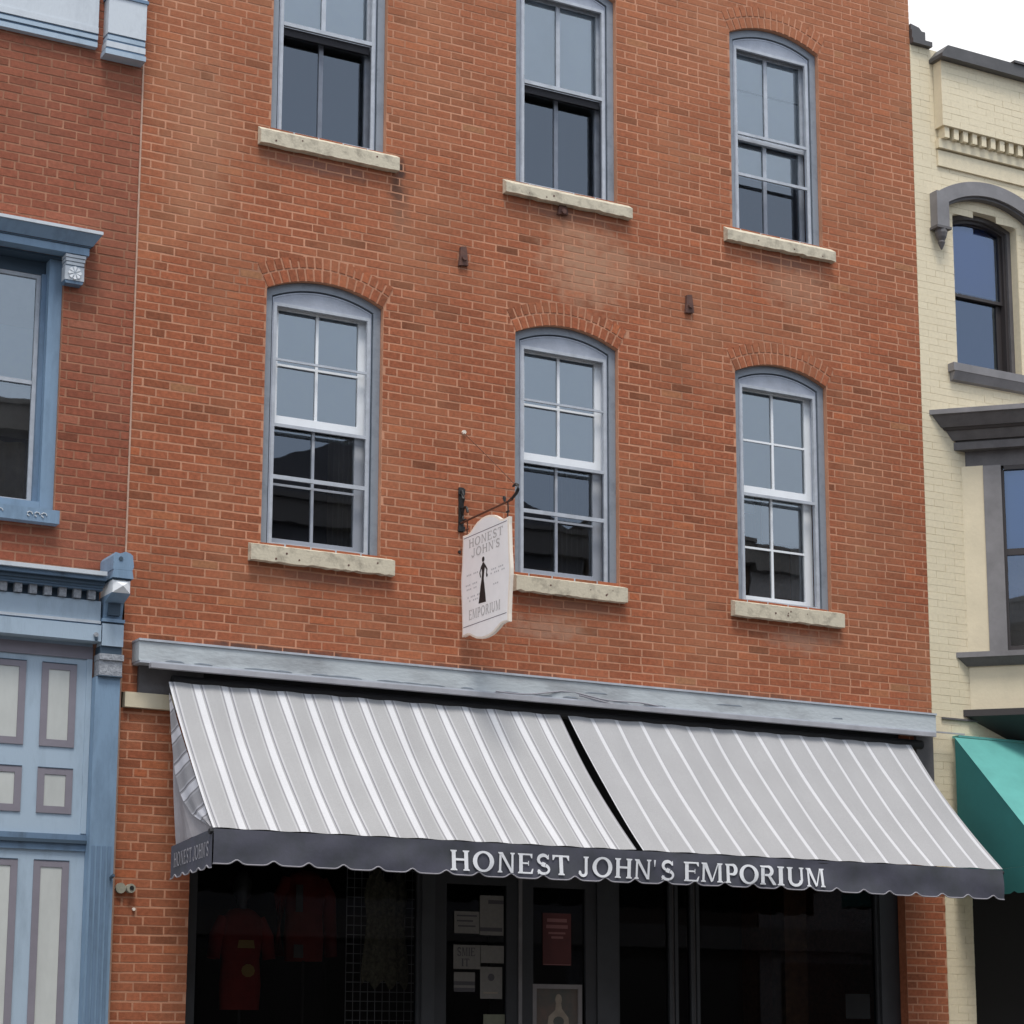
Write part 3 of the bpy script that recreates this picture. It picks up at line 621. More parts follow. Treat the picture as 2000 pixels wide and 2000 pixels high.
for q in (((-.18, 4.825), (-.05, 4.825)), ((-.05, 4.825), (-.05, 4.918)), ((-.05, 4.918), (-.18, 4.918)), ((-.18, 4.918), (-.18, 4.825))):
    b.face([(q[0][0], -.275, q[0][1]), (q[1][0], -.275, q[1][1]), (-.115, -.315, 4.872)], 1)
b.box(-.18, -.05, -.274, -.002, 4.825, 4.918, 1)
b.prism([(-.275, 4.824), (-.002, 4.824), (-.002, 4.66), (-.10, 4.66), (-.13, 4.78), (-.2, 4.80)], -.185, -.045, 0, plane='yz')
b.prism([(-.16, 4.685), (-.07, 4.685), (-.07, 4.775), (-.16, 4.775)], -.1335, -.10, 2)
b.box(-.20, -.03, -.13, -.002, 4.635, 4.659, 0); b.box(-.195, -.036, -.115, -.002, 4.622, 4.634, 2); b.box(-.195, -.036, -.125, -.002, 4.46, 4.621, 3)
b.build('end_block', [M_blue, M_white, M_navy, M_blueL], sc)
b = B(); b.box(-.222, -.04, -.10, .05, .3, 4.235, 0); b.box(-.232, -.036, -.125, .05, 0, .299, 0)
for x in (-.195, -.155, -.115, -.075): b.box(x - .012, x + .012, -.106, -.099, .5, 3.02, 1)
pz = b.build('pilaster', [M_blue, M_blueD], left)
b = B(); b.box(-.205, -.036, -.12, .04, 4.245, 4.355, 0); b.box(-.21, -.03, -.135, .04, 4.356, 4.40, 0); b.box(-.20, -.04, -.11, .04, 4.401, 4.459, 1); b.box(-.21, -.034, -.128, .04, 4.236, 4.2445, 1); b.build('capital', [M_cap, M_navy], pz)
b = B(); b.box(LX, -.223, .0, .14, 0, 4.60, 0); b.box(LX, -.2235, -.022, -.001, 3.06, 3.10, 1); b.box(LX, -.2235, -.04, -.001, 3.035, 3.0595, 2); b.box(LX, -.2235, -.02, -.001, 2.985, 3.0345, 1); b.box(-.262, -.2235, -.012, -.0005, 3.11, 4.46, 0); b.box(LX, -.2235, -.014, -.0007, 4.37, 4.46, 3)  # mauve strip along the top paints in the shade below the cornice
ps = b.build('panelled_screen', [M_blueL, M_blueD, M_navy, M_mauve], left)
for i in range(8):
    xr = -.335 - .37 * i; xl = xr - .255
    for (za, zb) in ((3.72, 4.325), (3.245, 3.57), (1.05, 2.915)):
        q = B(); rect(q, xl, xr, za, zb, .05, -.010, -.0008, 0); q.box(xl + .051, xr - .051, -.004, -.0006, za + .051, zb - .051, 1); q.box(xl, xr, -.013, -.0101, zb - .006, zb, 2); q.build('panel', [M_mauve, M_inset, M_navy], ps)
b = B(); b.tube([(-.245, -.145, 4.53), (-.245, -.128, 4.53)], .018, 0, 8); b.tube([(-.245, -.14, 4.515), (-.24, -.135, 4.49), (-.24, -.129, 4.50)], .01, 1, 6); b.build('hook', [M_cap, M_navy], ps); b = B(); b.tube([(-.06, -.11, 2.80), (-.05, -.14, 2.815)], .013, 1, 6); b.build('hook', [M_cap, M_navy], ps)

# ------------------------------------------------------------------ cream painted building
cream = thing('painted_brick_building', (9, 0, 0), 'cream painted brick building with taupe trim and a projecting bay at the right edge', 'building')
CX = 11.4
cop = [Op(7.94, 8.72, 7.85, 9.33, .09, 0), Op(9.5, 10.28, 7.85, 9.33, .09, 0)]
b = B(); backing(b, 7.497, CX, 3.2, 10.95, cop, .004, .2, 1, 1); 
def paintbr(x0, x1, z0, z1, ops, y=0.0, ph=0): bricks(b, x0, x1, z0, z1, ops, y=y, phase=ph, relief=.0012, dy=.0007, jit=.0012, m=1, fl=0)
JT = .002
paintbr(7.498, CX, 3.2, 10.95, cop); 
b.face([(7.574, .004, 0), (7.885, .004, 0), (7.885, .004, 3.199), (7.574, .004, 3.199)], 1); b.face([(7.885, .004, 0), (7.885, .6, 0), (7.885, .6, 3.199), (7.885, .004, 3.199)], 1)
paintbr(7.576, 7.883, 0, 3.2, [])
b.build('wall', [M_creamflat, M_cream], cream)
b = B()     # raised panel under the coping on a dentil course
b.box(7.765, CX, -.115, -.003, 10.15, 10.80, 0); paintbr(7.762, CX, 10.15, 10.80, [], y=-.12)
x = 7.80
while x < CX: b.box(x, x + .055, -.10, -.003, 10.045, 10.149, 1, .6); x += .112
b.box(7.765, CX, -.05, -.003, 9.955, 10.044, 1, .5); b.box(7.775, CX, -.022, -.003, 9.785, 9.94, 1, .5); b.build('parapet_panel', [M_creamflat, M_cream], cream)
JT = .0145
b = B(); b.box(7.72, CX, -.20, .4, 10.801, 10.835); b.prism([(7.72, 10.836), (CX, 10.836), (CX, 10.93), (7.80, 10.93)], -.19, .4); b.box(8.6, CX, -.21, .4, 10.931, 10.955)
b.box(7.50, 7.73, -.05, .4, 10.951, 11.0); b.box(7.50, 7.66, -.035, .4, 11.001, 11.09); b.prism([(7.50, 11.091), (7.64, 11.091), (7.60, 11.13), (7.50, 11.15)], -.02, .4); b.build('coping', M_cope, cream)
b = B(); shell(b, 7.5, CX, .6, 6.5, 0, 10.8, (4.4, 7.6)); b.build('interior_wall', M_room, cream)
b = B(); b.box(7.5, CX, .41, 6.6, 10.6, 10.75); b.build('roof', M_cope, cream)
def cream_window(x0):
    x1 = x0 + .78; b = B(); o = lambda i, ib=None: outline(x0, x1, 7.85, 9.33, .09, i, insb=ib)
    b.ring(o(.002, .0), o(.045, .03), .09, .2, 0); b.ring(o(.045, .03), o(.075, .05), .12, .2, 1)
    win = b.build('window', [M_grey, M_brown], cream)
    s = B(); rect(s, x0 + .07, x1 - .07, 8.60, 9.36, .03, .15, .18); rect(s, x0 + .07, x1 - .07, 7.89, 8.66, .06, .185, .21); s.build('sash', M_brown, win)
    s = B(); s.face([(x0 + .08, .165, 8.62), (x1 - .08, .165, 8.62), (x1 - .08, .165, 9.35), (x0 + .08, .165, 9.35)]); s.face([(x0 + .08, .195, 7.9), (x1 - .08, .195, 7.9), (x1 - .08, .195, 8.65), (x0 + .08, .195, 8.65)]); s.build('pane', M_glassB, win)
    s = B(); s.box(x0 + .06, x1 - .06, .22, .225, 8.64, 9.36); s.build('window_shade', mat('blue_shade', (.34, .42, .66), .9), win)
    s = B(); s.box(x0 - .12, x1 + .12, -.085, .08, 7.775, 7.85); s.prism([(-.08, 7.774), (.0, 7.774), (.0, 7.69), (-.04, 7.70)], x0 - .10, x1 + .10, 0, plane='yz'); s.build('sill', [M_greyL], win)
    s = B(); a0, a1 = x0 - .265, x1 + .265; n = 20
    O_ = outline(a0, a1, 9.1, 9.47, .21, 0, n)[2:]; I_ = outline(a0, a1, 9.1, 9.47, .21, .135, n)[2:]
    for i in range(n): s.prism([O_[i], O_[i + 1], I_[i + 1], I_[i]], -.10, -.002, 0)
    I2 = outline(a0, a1, 9.1, 9.47, .21, .16, n)[2:]
    for i in range(n): s.prism([I_[i], I_[i + 1], I2[i + 1], I2[i]], -.07, -.002, 1)
    for xa in (a0, a1 - .14): s.box(xa - .001, xa + .141, -.103, -.002, 9.15, 9.49, 0)
    hd = s.build('window_hood', [M_greyL, M_grey], win)
    for xa in (a0 + .07, a1 - .07):
        d = B(); d.box(xa - .085, xa + .085, -.115, -.002, 9.125, 9.149); d.tube([(xa, -.06, z) for z in (9.124, 9.09, 9.05, 9.015, 9.0, 8.96, 8.93)], [.055, .06, .05, .03, .036, .02, .006], 0, 10); d.build('drop_finial', M_grey, hd)
for x0 in (7.94, 9.5): cream_window(x0)
# canted bay
U = Vector((.72, -.694, 0)).normalized(); NO = Vector((-.694, -.72, 0)).normalized(); OX = Vector((7.94, 0, 0)); BL = 1.05
def baypoly(d):
    yf = OX.y + U.y * BL - d; ax = 7.94 - d / .694
    t = (0 + yf) / U.y if U.y else 0
    bx = ax + U.x * (-(yf) / -U.y)
    fx = 2 * (9.7) - bx; return [(ax, -.003), (bx, yf), (fx, yf), (2 * 9.7 - ax, -.003)]
def slab(b, d, z0, z1, m=0, d1=None):
    P, Q = baypoly(d), baypoly(d if d1 is None else d1)
    n = 4
    b.face([(x, y, z0) for x, y in reversed(P)], m); b.face([(x, y, z1) for x, y in Q], m)
    for i in range(n): k = (i + 1) % n; b.face([(P[i][0], P[i][1], z0), (P[k][0], P[k][1], z0), (Q[k][0], Q[k][1], z1), (Q[i][0], Q[i][1], z1)], m)
b = B(); slab(b, .0, 4.62, 5.02, 0); slab(b, -.03, 6.88, 7.03, 1)
cant = lambda s, d, z: tuple(OX + U * s - NO * d + Vector((0, 0, z)))
bb = B(cant); bb.box(.0, .185, .0, .12, 5.14, 6.885, 0); bb.box(.185, .19, .0, .12, 5.14, 6.885)
for v in bb.v: pass
off = len(b.v); b.v += bb.v; b.f += [[i + off for i in f] for f in bb.f]; b.mi += bb.mi; b.t += bb.t
fx0 = OX.x + U.x * BL; fy = U.y * BL
b.box(fx0, fx0 + .18, fy, fy + .1, 5.14, 6.885, 0); b.box(19.4 - fx0 - .18, 19.4 - fx0, fy, fy + .1, 5.14, 6.885, 0); b.box(9.6, 9.8, fy, fy + .1, 5.14, 6.885, 0)
bay = b.build('bay', [M_creamflat, M_grey], cream)
b = B(); slab(b, .06, 7.03, 7.10, 0); slab(b, .045, 7.101, 7.118, 1); slab(b, .07, 7.119, 7.20, 0, .12); slab(b, .135, 7.201, 7.225, 1, .15); slab(b, .16, 7.226, 7.33, 0, .23); slab(b, .25, 7.331, 7.375, 2); slab(b, .10, 7.376, 7.42, 2); b.build('bay_cornice', [M_grey, M_brown, M_greyL], bay)
b = B(); slab(b, .02, 5.02, 5.09, 0, .09); slab(b, .10, 5.091, 5.139, 1); b.build('bay_sill', [M_grey, M_greyL], bay)
b = B(); slab(b, .06, 4.56, 4.62, 0); slab(b, -.30, 4.38, 4.559, 0, .04); b.build('bay_base', M_brown, bay)
b = B(cant); b.box(.191, .35, -.012, .09, 5.14, 6.879, 0); b.box(.86, 1.04, -.012, .09, 5.14, 6.879, 0); b.box(.35, .375, .03, .09, 5.14, 6.84, 1); b.box(.375, .86, .03, .09, 5.14, 5.2, 1); b.box(.375, .86, .03, .09, 6.84, 6.879, 1); b.box(.375, .86, .04, .09, 6.04, 6.10, 1)
bw = b.build('bay_window', [M_greyL, M_brown], bay)
b = B(cant); b.face([(.37, .06, 5.15), (.86, .06, 5.15), (.86, .06, 6.86), (.37, .06, 6.86)]); b.build('pane', M_glassB, bw)
b = B(cant); b.box(.36, .87, .1, .105, 6.08, 6.86); b.build('window_shade', mat('pale_blue_shade', (.42, .58, .70), .9), bw)
b = B(); rect(b, fx0 + .18, 9.6, 5.145, 6.875, .06, fy + .03, fy + .06); b.box(fx0 + .24, 9.54, fy + .032, fy + .06, 6.05, 6.1); bw2 = b.build('bay_window', M_brown, bay)
b = B(); b.face([(fx0 + .18, fy + .05, 5.2), (9.6, fy + .05, 5.2), (9.6, fy + .05, 6.88), (fx0 + .18, fy + .05, 6.88)]); b.build('pane', M_glassB, bw2)
b = B(); b.box(7.6, 8.6, -.02, -.003, 4.518, 4.535); b.build('ledge_strip', M_grey, cream)
b = B(); b.box(7.90, CX, .35, .40, 0, 3.1, 2); b.box(7.90, 7.98, .25, .349, 0, 3.1, 1); b.box(9.3, 9.4, .25, .349, 0, 3.1, 1); b.build('shop_front', [M_dark, M_dark, mat('unlit_doorway', (.008, .006, .005), .9)], cream)

# ------------------------------------------------------------------ striped awning
aw = thing('awning', (3.75, -.3, 3.0), 'grey and white striped shop awning with a charcoal scalloped valance reading HONEST JOHN\'S EMPORIUM', 'awning')
YT, ZT, YB, ZB = -.13, 4.235, -1.15, 3.085
def awpt(xa_t, xa_b, v, sag=.030):
    # straight fall with the sag of slack cloth, rounded over the front bar
    y = YT + (YB - YT) * v; z = ZT + (ZB - ZT) * v; s_ = 4 * v * (1 - v) * sag
    y += s_ * .79; z -= s_ * .62
    return (xa_t + (xa_b - xa_t) * v, y, z)
def canvas(xlt, xrt, xlb, xrb, mt, uoff, nm='canvas'):
    b = B(); NX, NV = 60, 22
    W_ = xrb - xlb
    for i in range(NX):
        u0, u1 = i / NX, (i + 1) / NX
        for j in range(NV):
            v0, v1 = j / NV, (j + 1) / NV
            def P(u, v):
                p = awpt(xlt + (xrt - xlt) * u, xlb + (xrb - xlb) * u, v)
                rp = .006 * math.sin(u * 29 + 1.3 * v) * math.sin(v * 3.1) + .003 * math.sin(u * 71 + v * 6) + .006 * math.sin(u * 13 - v * 8) * v * (1 - v)
                return (p[0], p[1] - rp, p[2] + rp)
            b.face([P(u0, v0), P(u1, v0), P(u1, v1), P(u0, v1)], 0, .5, [(uoff + u0 * W_, v0), (uoff + u1 * W_, v0), (uoff + u1 * W_, v1), (uoff + u0 * W_, v1)])
    o = b.build(nm, mt, aw, smooth=True)
    return o
canvas(.315, 3.60, .30, 3.675, M_aw1, 0)
c2 = canvas(3.675, 7.14, 3.735, 7.235, M_aw2, -.225 + .0)
def vnotch(x, first, per): 
    d = (x - first) / per; d = abs(d - round(d)) * per; return .030 * math.exp(-(d / .036) ** 2)
def vy(x, z): return YB - .010 + .006 * math.sin(x * 4.1 + 14 * z) * math.sin(x * 1.3 + 1) + .004 * math.sin(9.3 * x - 21 * z) * math.sin(x * .9) + .005 * math.sin(x * 5.3) * (3.08 - z) * 5 + .004 * math.sin(x * 13.7 + z * 9) + .003 * math.sin(x * 2.1 + z * 22)
b = B(); NX = 700; NZ = 16
def vb(x): return 2.838 + vnotch(x, .475, .2655) + .004 * math.sin(x * 1.7)
for i in range(NX):
    x0, x1 = .302 + 6.93 * i / NX, .302 + 6.93 * (i + 1) / NX
    for j in range(NZ):
        def q(x, j): z = vb(x) + (3.078 - vb(x)) * j / NZ; return (x, vy(x, z), z)
        b.face([q(x0, j), q(x1, j), q(x1, j + 1), q(x0, j + 1)])
val = b.build('valance', M_val, aw, smooth=True)
b = B(); b.tube([(.302 + 6.93 * i / 420, vy(.302 + 6.93 * i / 420, vb(.302 + 6.93 * i / 420)) - .002, vb(.302 + 6.93 * i / 420)) for i in range(421)], .0052, 0, 5); b.build('piping', M_pipe, val, smooth=True)
b = B(); b.tube([(.28, YB + .02, 3.06), (7.25, YB + .02, 3.06)], .02, 0, 8); b.tube([(.36, -.08, 4.255), (7.3, -.08, 4.255)], .04, 0, 10)
for x in (.46, 2.0, 3.60, 5.4, 7.05): b.tube([(x, -.09, 4.2), (x, -.52, 3.62), (x, YB + .02, 3.065)], .013, 0, 6)
b.build('frame', M_dark, aw)
# left end cloth: striped gusset over a plain hanging curtain
sx = .30
def rib(poly, x, mt, nm, fold=0.0, uvf=None, n=14):
    """cloth between two matched edges (front list, back list) of (y,z)"""
    A, Z = poly; b = B(); m_ = 10
    def P(i, j):
        t = i / n * (len(A) - 1); k = min(int(t), len(A) - 2); f = t - k
        a = [A[k][c] + (A[k + 1][c] - A[k][c]) * f for c in (0, 1)]; z = [Z[k][c] + (Z[k + 1][c] - Z[k][c]) * f for c in (0, 1)]
        s = j / m_; y = a[0] + (z[0] - a[0]) * s; zz = a[1] + (z[1] - a[1]) * s
        return (x - fold * math.sin(s * 9 + zz * 3) * (i / n), y, zz)
    for i in range(n):
        for j in range(m_):
            p = [P(i, j), P(i + 1, j), P(i + 1, j + 1), P(i, j + 1)]
            b.face(p, 0, .5, [(q[1], (q[2] + q[1] * .3)) for q in p])
    return b.build(nm, mt, aw, smooth=True)
rib(([(-.20, 4.14), (-.42, 3.87), (-.70, 3.55), (-.90, 3.33), (-1.0, 3.22), (-1.12, 3.10)], [(-.19, 4.14), (-.26, 3.85), (-.36, 3.56), (-.50, 3.36), (-.74, 3.205), (-1.11, 3.09)]), sx, M_side, 'side_gusset', .006)
rib(([(-.26, 4.06), (-.40, 3.70), (-.66, 3.34), (-1.13, 3.085)], [(-.25, 4.06), (-.28, 3.65), (-.31, 3.35), (-.345, 3.02)]), sx + .02, M_sidep, 'side_curtain', .018)
b = B(); N = 60
def sb_(y): d = (y + 1.06) / .155; d = abs(d - round(d)) * .155; return 2.815 + (y + 1.15) * -.035 + .022 * math.exp(-(d / .026) ** 2)
for i in range(N):
    y0, y1 = -1.15 + .80 * i / N, -1.15 + .80 * (i + 1) / N
    t0, t1 = 3.078 + (y0 + 1.15) * -.075, 3.078 + (y1 + 1.15) * -.075
    b.face([(sx - .003, y0, sb_(y0)), (sx - .003, y1, sb_(y1)), (sx - .003, y1, t1), (sx - .003, y0, t0)])
sv = b.build('side_valance', M_val, aw)
b = B(); b.tube([(sx - .005, -1.15 + .80 * i / 60, sb_(-1.15 + .80 * i / 60)) for i in range(61)], .005, 0, 5); b.build('piping', M_pipe, sv)

# serif lettering, each glyph from ribbons in a unit-high cell
def arc(cx, cz, rx, rz, a0, a1, n=16): return [(cx + rx * math.cos(rad(a0 + (a1 - a0) * i / n)), cz + rz * math.sin(rad(a0 + (a1 - a0) * i / n))) for i in range(n + 1)]
def ribbon(path, wd):
    wd = (wd[0] * 1.18, wd[1] * 1.18); out = []; n = len(path)
    for i, p in enumerate(path):
        a, c = path[max(i - 1, 0)], path[min(i + 1, n - 1)]; dx, dz = c[0] - a[0], c[1] - a[1]; l = math.hypot(dx, dz) or 1
        w_ = (wd[0] + (wd[1] - wd[0]) * math.sin(math.pi * i / (n - 1))) / 2
        out.append(((p[0] - dz / l * w_, p[1] + dx / l * w_), (p[0] + dz / l * w_, p[1] - dx / l * w_)))
    return [[out[i][0], out[i][1], out[i + 1][1], out[i + 1][0]] for i in range(n - 1)]
def R4(x0, x1, z0, z1): return [(x0, z0), (x1, z0), (x1, z1), (x0, z1)]
def stem(x, w_=.205, z0=0., z1=1., sf=.07, s0=True, s1=True):
    q = [R4(x - w_ / 2, x + w_ / 2, z0, z1)]
    if s0: q.append([(x - w_ / 2 - sf, z0), (x + w_ / 2 + sf, z0), (x + w_ / 2 + sf, z0 + .05), (x + w_ / 2, z0 + .10), (x - w_ / 2, z0 + .10), (x - w_ / 2 - sf, z0 + .05)])
    if s1: q.append([(x - w_ / 2 - sf, z1), (x - w_ / 2 - sf, z1 - .05), (x - w_ / 2, z1 - .10), (x + w_ / 2, z1 - .10), (x + w_ / 2 + sf, z1 - .05), (x + w_ / 2 + sf, z1)])
    return q
def oval(cx, cz, rx, rz, ix, iz, n=26):
    return [[(cx + rx * math.cos(a), cz + rz * math.sin(a)), (cx + rx * math.cos(c), cz + rz * math.sin(c)), (cx + ix * math.cos(c), cz + iz * math.sin(c)), (cx + ix * math.cos(a), cz + iz * math.sin(a))] for a, c in [(2 * math.pi * i / n, 2 * math.pi * (i + 1) / n) for i in range(n)]]
def glyph(c):
    if c == 'H': return 1.06, stem(.2) + stem(.86) + [R4(.28, .78, .49, .60)]
    if c == 'O': return 1.12, oval(.56, .5, .54, .52, .32, .41)
    if c == 'N': return 1.06, stem(.18, .125, s1=True) + [[(.08, 1), (.30, 1), (.95, .0), (.80, .0), (.12, .98)]] + stem(.88, .125, s0=False)
    if c == 'E': return .92, stem(.2) + [R4(.28, .80, .92, 1), [(.80, 1), (.72, .92), (.80, .78), (.85, .78), (.85, 1)], R4(.28, .62, .48, .56), [(.62, .64), (.62, .40), (.66, .40), (.66, .64)], R4(.28, .84, 0, .08), [(.84, 0), (.90, .26), (.84, .26), (.74, .08)]]
    if c == 'S': return .84, ribbon(arc(.42, .735, .27, .225, 15, 250, 14), (.09, .15)) + ribbon([(.33, .53), (.42, .495), (.52, .46)], (.19, .19)) + ribbon(arc(.42, .255, .29, .215, 65, -165, 14), (.15, .10)) + [[(.66, .76), (.72, .76), (.72, 1.0), (.68, 1.0)], [(.10, .0), (.14, .0), (.17, .24), (.11, .24)]]
    if c == 'T': return .98, stem(.49, s1=False) + [R4(.06, .92, .91, 1), [(.06, 1), (.02, 1), (.03, .74), (.08, .74), (.17, .91)], [(.92, 1), (.96, 1), (.95, .74), (.90, .74), (.81, .91)]]
    if c == 'J': return .78, [R4(.46, .63, .22, 1), [(.39, 1), (.39, .95), (.46, .9), (.63, .9), (.70, .95), (.70, 1)]] + ribbon(arc(.34, .22, .205, .19, 0, -170, 12), (.16, .12)) + oval(.15, .20, .085, .085, .001, .001, 10)
    if c == "'": return .16, [[(.02, 1.0), (.14, 1.0), (.10, .66), (.06, .66)]]
    if c == 'M': return 1.26, stem(.16, .12) + [[(.10, 1), (.32, 1), (.68, .06), (.58, .0)], [(.58, .0), (.68, .06), (1.0, 1), (.93, 1)]] + stem(1.06, .17)
    if c == 'P': return .86, stem(.2) + ribbon([(.28, .955)] + arc(.50, .71, .22, .245, 90, -90, 14) + [(.28, .465)], (.08, .20))
    if c == 'R': return 1.02, stem(.2) + ribbon([(.28, .955)] + arc(.50, .73, .22, .225, 90, -90, 14) + [(.28, .505)], (.08, .19)) + [[(.42, .50), (.60, .50), (.98, .06), (1.0, .0), (.80, .0)]]
    if c == 'I': return .36, stem(.18)
    if c == 'U': return 1.04, stem(.2, s0=False, z0=.3) + stem(.86, .125, s0=False, z0=.3) + ribbon(arc(.515, .31, .30, .265, 180, 360, 16), (.15, .13))
def letters(b, words, fn, lift, m=0):
    """words: (char, x0, x1); fn(x, h) -> surface point"""
    for (ch, x0, x1) in words:
        wd, polys = glyph(ch)
        for k, q in enumerate(polys):
            e_ = lift + .0001 * (k % 24)
            P = [fn(x0 + (x1 - x0) * a / wd, z, e_) for a, z in q]; b.face(P, m)
MEAS = [2.093, 2.257, 2.277, 2.454, 2.477, 2.629, 2.646, 2.784, 2.802, 2.927, 2.936, 3.085, 3.152, 3.261, 3.279, 3.454, 3.469, 3.63, 3.643, 3.799, 3.812, 3.835, 3.872, 4.005, 4.083, 4.228, 4.237, 4.441, 4.457, 4.579, 4.588, 4.767, 4.777, 4.937, 4.947, 5.017, 5.037, 5.21, 5.22, 5.405]
TXT = "HONESTJOHN'SEMPORIUM"
b = B()
def onval(x, h, e_): z = 2.868 + .146 * h; return (x, vy(x, z) - .002 - e_, z)
for (i0, i1) in ((0, 6), (6, 12), (12, 20)):
    b = B(); letters(b, [(TXT[i], MEAS[2 * i], MEAS[2 * i + 1]) for i in range(i0, i1)], onval, .008); b.build('lettering', M_letter, val)
b = B(); t0, t1 = -.42, -1.10       # the same words run along the side, towards the street
sc_ = (t1 - t0) / (MEAS[23] - MEAS[0])
def onside(x, h, e_): y = t0 + (x - MEAS[0]) * sc_; return (sx - .006 - e_, y, 2.90 + .10 * h + (y + 1.15) * -.05)
for (i0, i1) in ((0, 6), (6, 12)):
    b = B(); letters(b, [(TXT[i], MEAS[2 * i], MEAS[2 * i + 1]) for i in range(i0, i1)], onside, .001); b.build('lettering', M_pipe, sv)

# ------------------------------------------------------------------ teal awning next door
ga = thing('awning', (9, -.2, 3.0), 'plain teal green awning on the cream building at the right edge', 'awning')
gx = 7.66; gx1 = 11.0
b = B(); b.face([(gx, -.10, 4.345), (gx1, -.10, 4.345), (gx1, -1.30, 3.145), (gx, -1.30, 3.145)]); b.box(gx + .05, gx1, -.10, -.01, 4.35, 4.37, 0); b.build('canvas', M_green, ga)
b = B(); b.face([(gx + .002, -.10, 4.343), (gx + .002, -1.299, 3.144), (gx + .002, -.10, 3.144)]); b.build('side_panel', M_green2, ga)
b = B()
def gz(t): return 2.925 + .02 * math.exp(-(((t / .2) - round(t / .2)) * .2 / .03) ** 2)
for i in range(160):
    x0, x1 = gx + (gx1 - gx) * i / 160, gx + (gx1 - gx) * (i + 1) / 160; b.face([(x0, -1.302, gz(x0)), (x1, -1.302, gz(x1)), (x1, -1.302, 3.144), (x0, -1.302, 3.144)])
for i in range(60):
    y0, y1 = -1.30 + 1.2 * i / 60, -1.30 + 1.2 * (i + 1) / 60; b.face([(gx - .001, y0, gz(y0)), (gx - .001, y1, gz(y1)), (gx - .001, y1, 3.143), (gx - .001, y0, 3.143)])
b.build('valance', M_green2, ga)
b = B(); b.tube([(gx + .02, -1.28, 3.13), (gx1, -1.28, 3.13)], .015); b.tube([(gx + .02, -.05, 3.13), (gx + .02, -1.28, 3.13)], .015); b.build('frame', M_dark, ga)

# ------------------------------------------------------------------ projecting sign
SX = 2.765
br = thing('sign_bracket', (SX, 0, 5.75), 'black wrought iron wall bracket with scroll and rusty arm holding the white sign', 'bracket')
b = B(); b.box(SX - .022, SX + .022, -.012, .0, 5.665, 6.03); b.box(SX - .03, SX + .03, -.020, -.0121, 5.97, 6.02); b.box(SX - .03, SX + .03, -.020, -.0121, 5.67, 5.71)
b.tube([(SX, -.02, 6.0), (SX, -.045, 5.93), (SX, -.025, 5.86), (SX, -.03, 5.82)], .014, 0, 8); b.build('wall_plate', M_black, br)
b = B(); b.tube([(SX, -.075 + .045 * math.cos(a), 5.80 + .055 * math.sin(a)) for a in [rad(-110 + 24 * i) for i in range(13)]], .011, 0, 8); b.build('scroll', M_black, br, smooth=True)
b = B(); b.tube([(SX, -.01, 5.738), (SX, -.3, 5.740), (SX, -.86, 5.745)], .009, 0, 8); b.tube([(SX, -.74, 5.75), (SX, -.73, 5.785), (SX, -.72, 5.80)], [.008, .016, .006], 1, 6); b.build('arm', [M_rust, M_black], br)
b = B(); b.tube([(SX, -.80, 5.744), (SX, -.87, 5.758), (SX, -.925, 5.780), (SX, -.952, 5.808), (SX, -.945, 5.838), (SX, -.91, 5.853), (SX, -.87, 5.846)], [.009, .011, .013, .013, .013, .012, .008], 0, 8); b.build('hook', M_black, br, smooth=True)
b = B(); b.tube([(SX, -.90, 5.855), (SX + .005, -.45, 6.18), (2.785, -.005, 6.487)], .0035, 0, 5); b.tube([(2.785, -.02, 6.49), (2.785, .002, 6.492)], .018, 1, 6); b.build('stay_wire', [M_rust, M_edge], br)
sg = thing('hanging_sign', (SX, -.45, 5.2), 'white scalloped wooden sign with a black figure and faded lettering hanging from the iron arm', 'sign')
def sy(t): return -.068 - .765 * t       # t: 0 at the wall, 1 at the street
TH = .032
pts = []
top = [(0, .0), (.10, -.006), (.17, .005), (.24, .035), (.32, .062), (.42, .078), (.5, .082), (.58, .078), (.68, .062), (.76, .035), (.83, .005), (.90, -.006), (1, .0)]
ztop, zbot = 5.618, 4.80
bul = lambda s: .042 * math.exp(-((s - .52) / .16) ** 2) - .006 * math.cos(s * 12)
pts = [(sy(t), ztop + h) for t, h in top]
pts += [(sy(1 + bul(i / 14)), ztop + (zbot - ztop) * i / 14) for i in range(1, 14)]
pts += [(sy(t), zbot - h * .8) for t, h in reversed(top)]
pts += [(sy(-bul(i / 14)), zbot + (ztop - zbot) * i / 14) for i in range(1, 14)]
b = B(); n = len(pts); cy, cz = sy(.5), 5.2
ins = [(cy + (y - cy) * .955, cz + (z - cz) * .968) for y, z in pts]
for xx, sgn in ((SX - TH / 2, -1), (SX + TH / 2, 1)):
    b.face([(xx, y, z) for y, z in ins], 0)
    for i in range(n): k = (i + 1) % n; b.face([(xx, *ins[i]), (xx, *ins[k]), (xx - sgn * .002, *pts[k]), (xx - sgn * .002, *pts[i])], 1)
for i in range(n): k = (i + 1) % n; b.face([(SX - TH / 2 + .002, *pts[i]), (SX + TH / 2 - .002, *pts[i]), (SX + TH / 2 - .002, *pts[k]), (SX - TH / 2 + .002, *pts[k])], 1)
bd = b.build('board', [M_board, M_edge], sg)
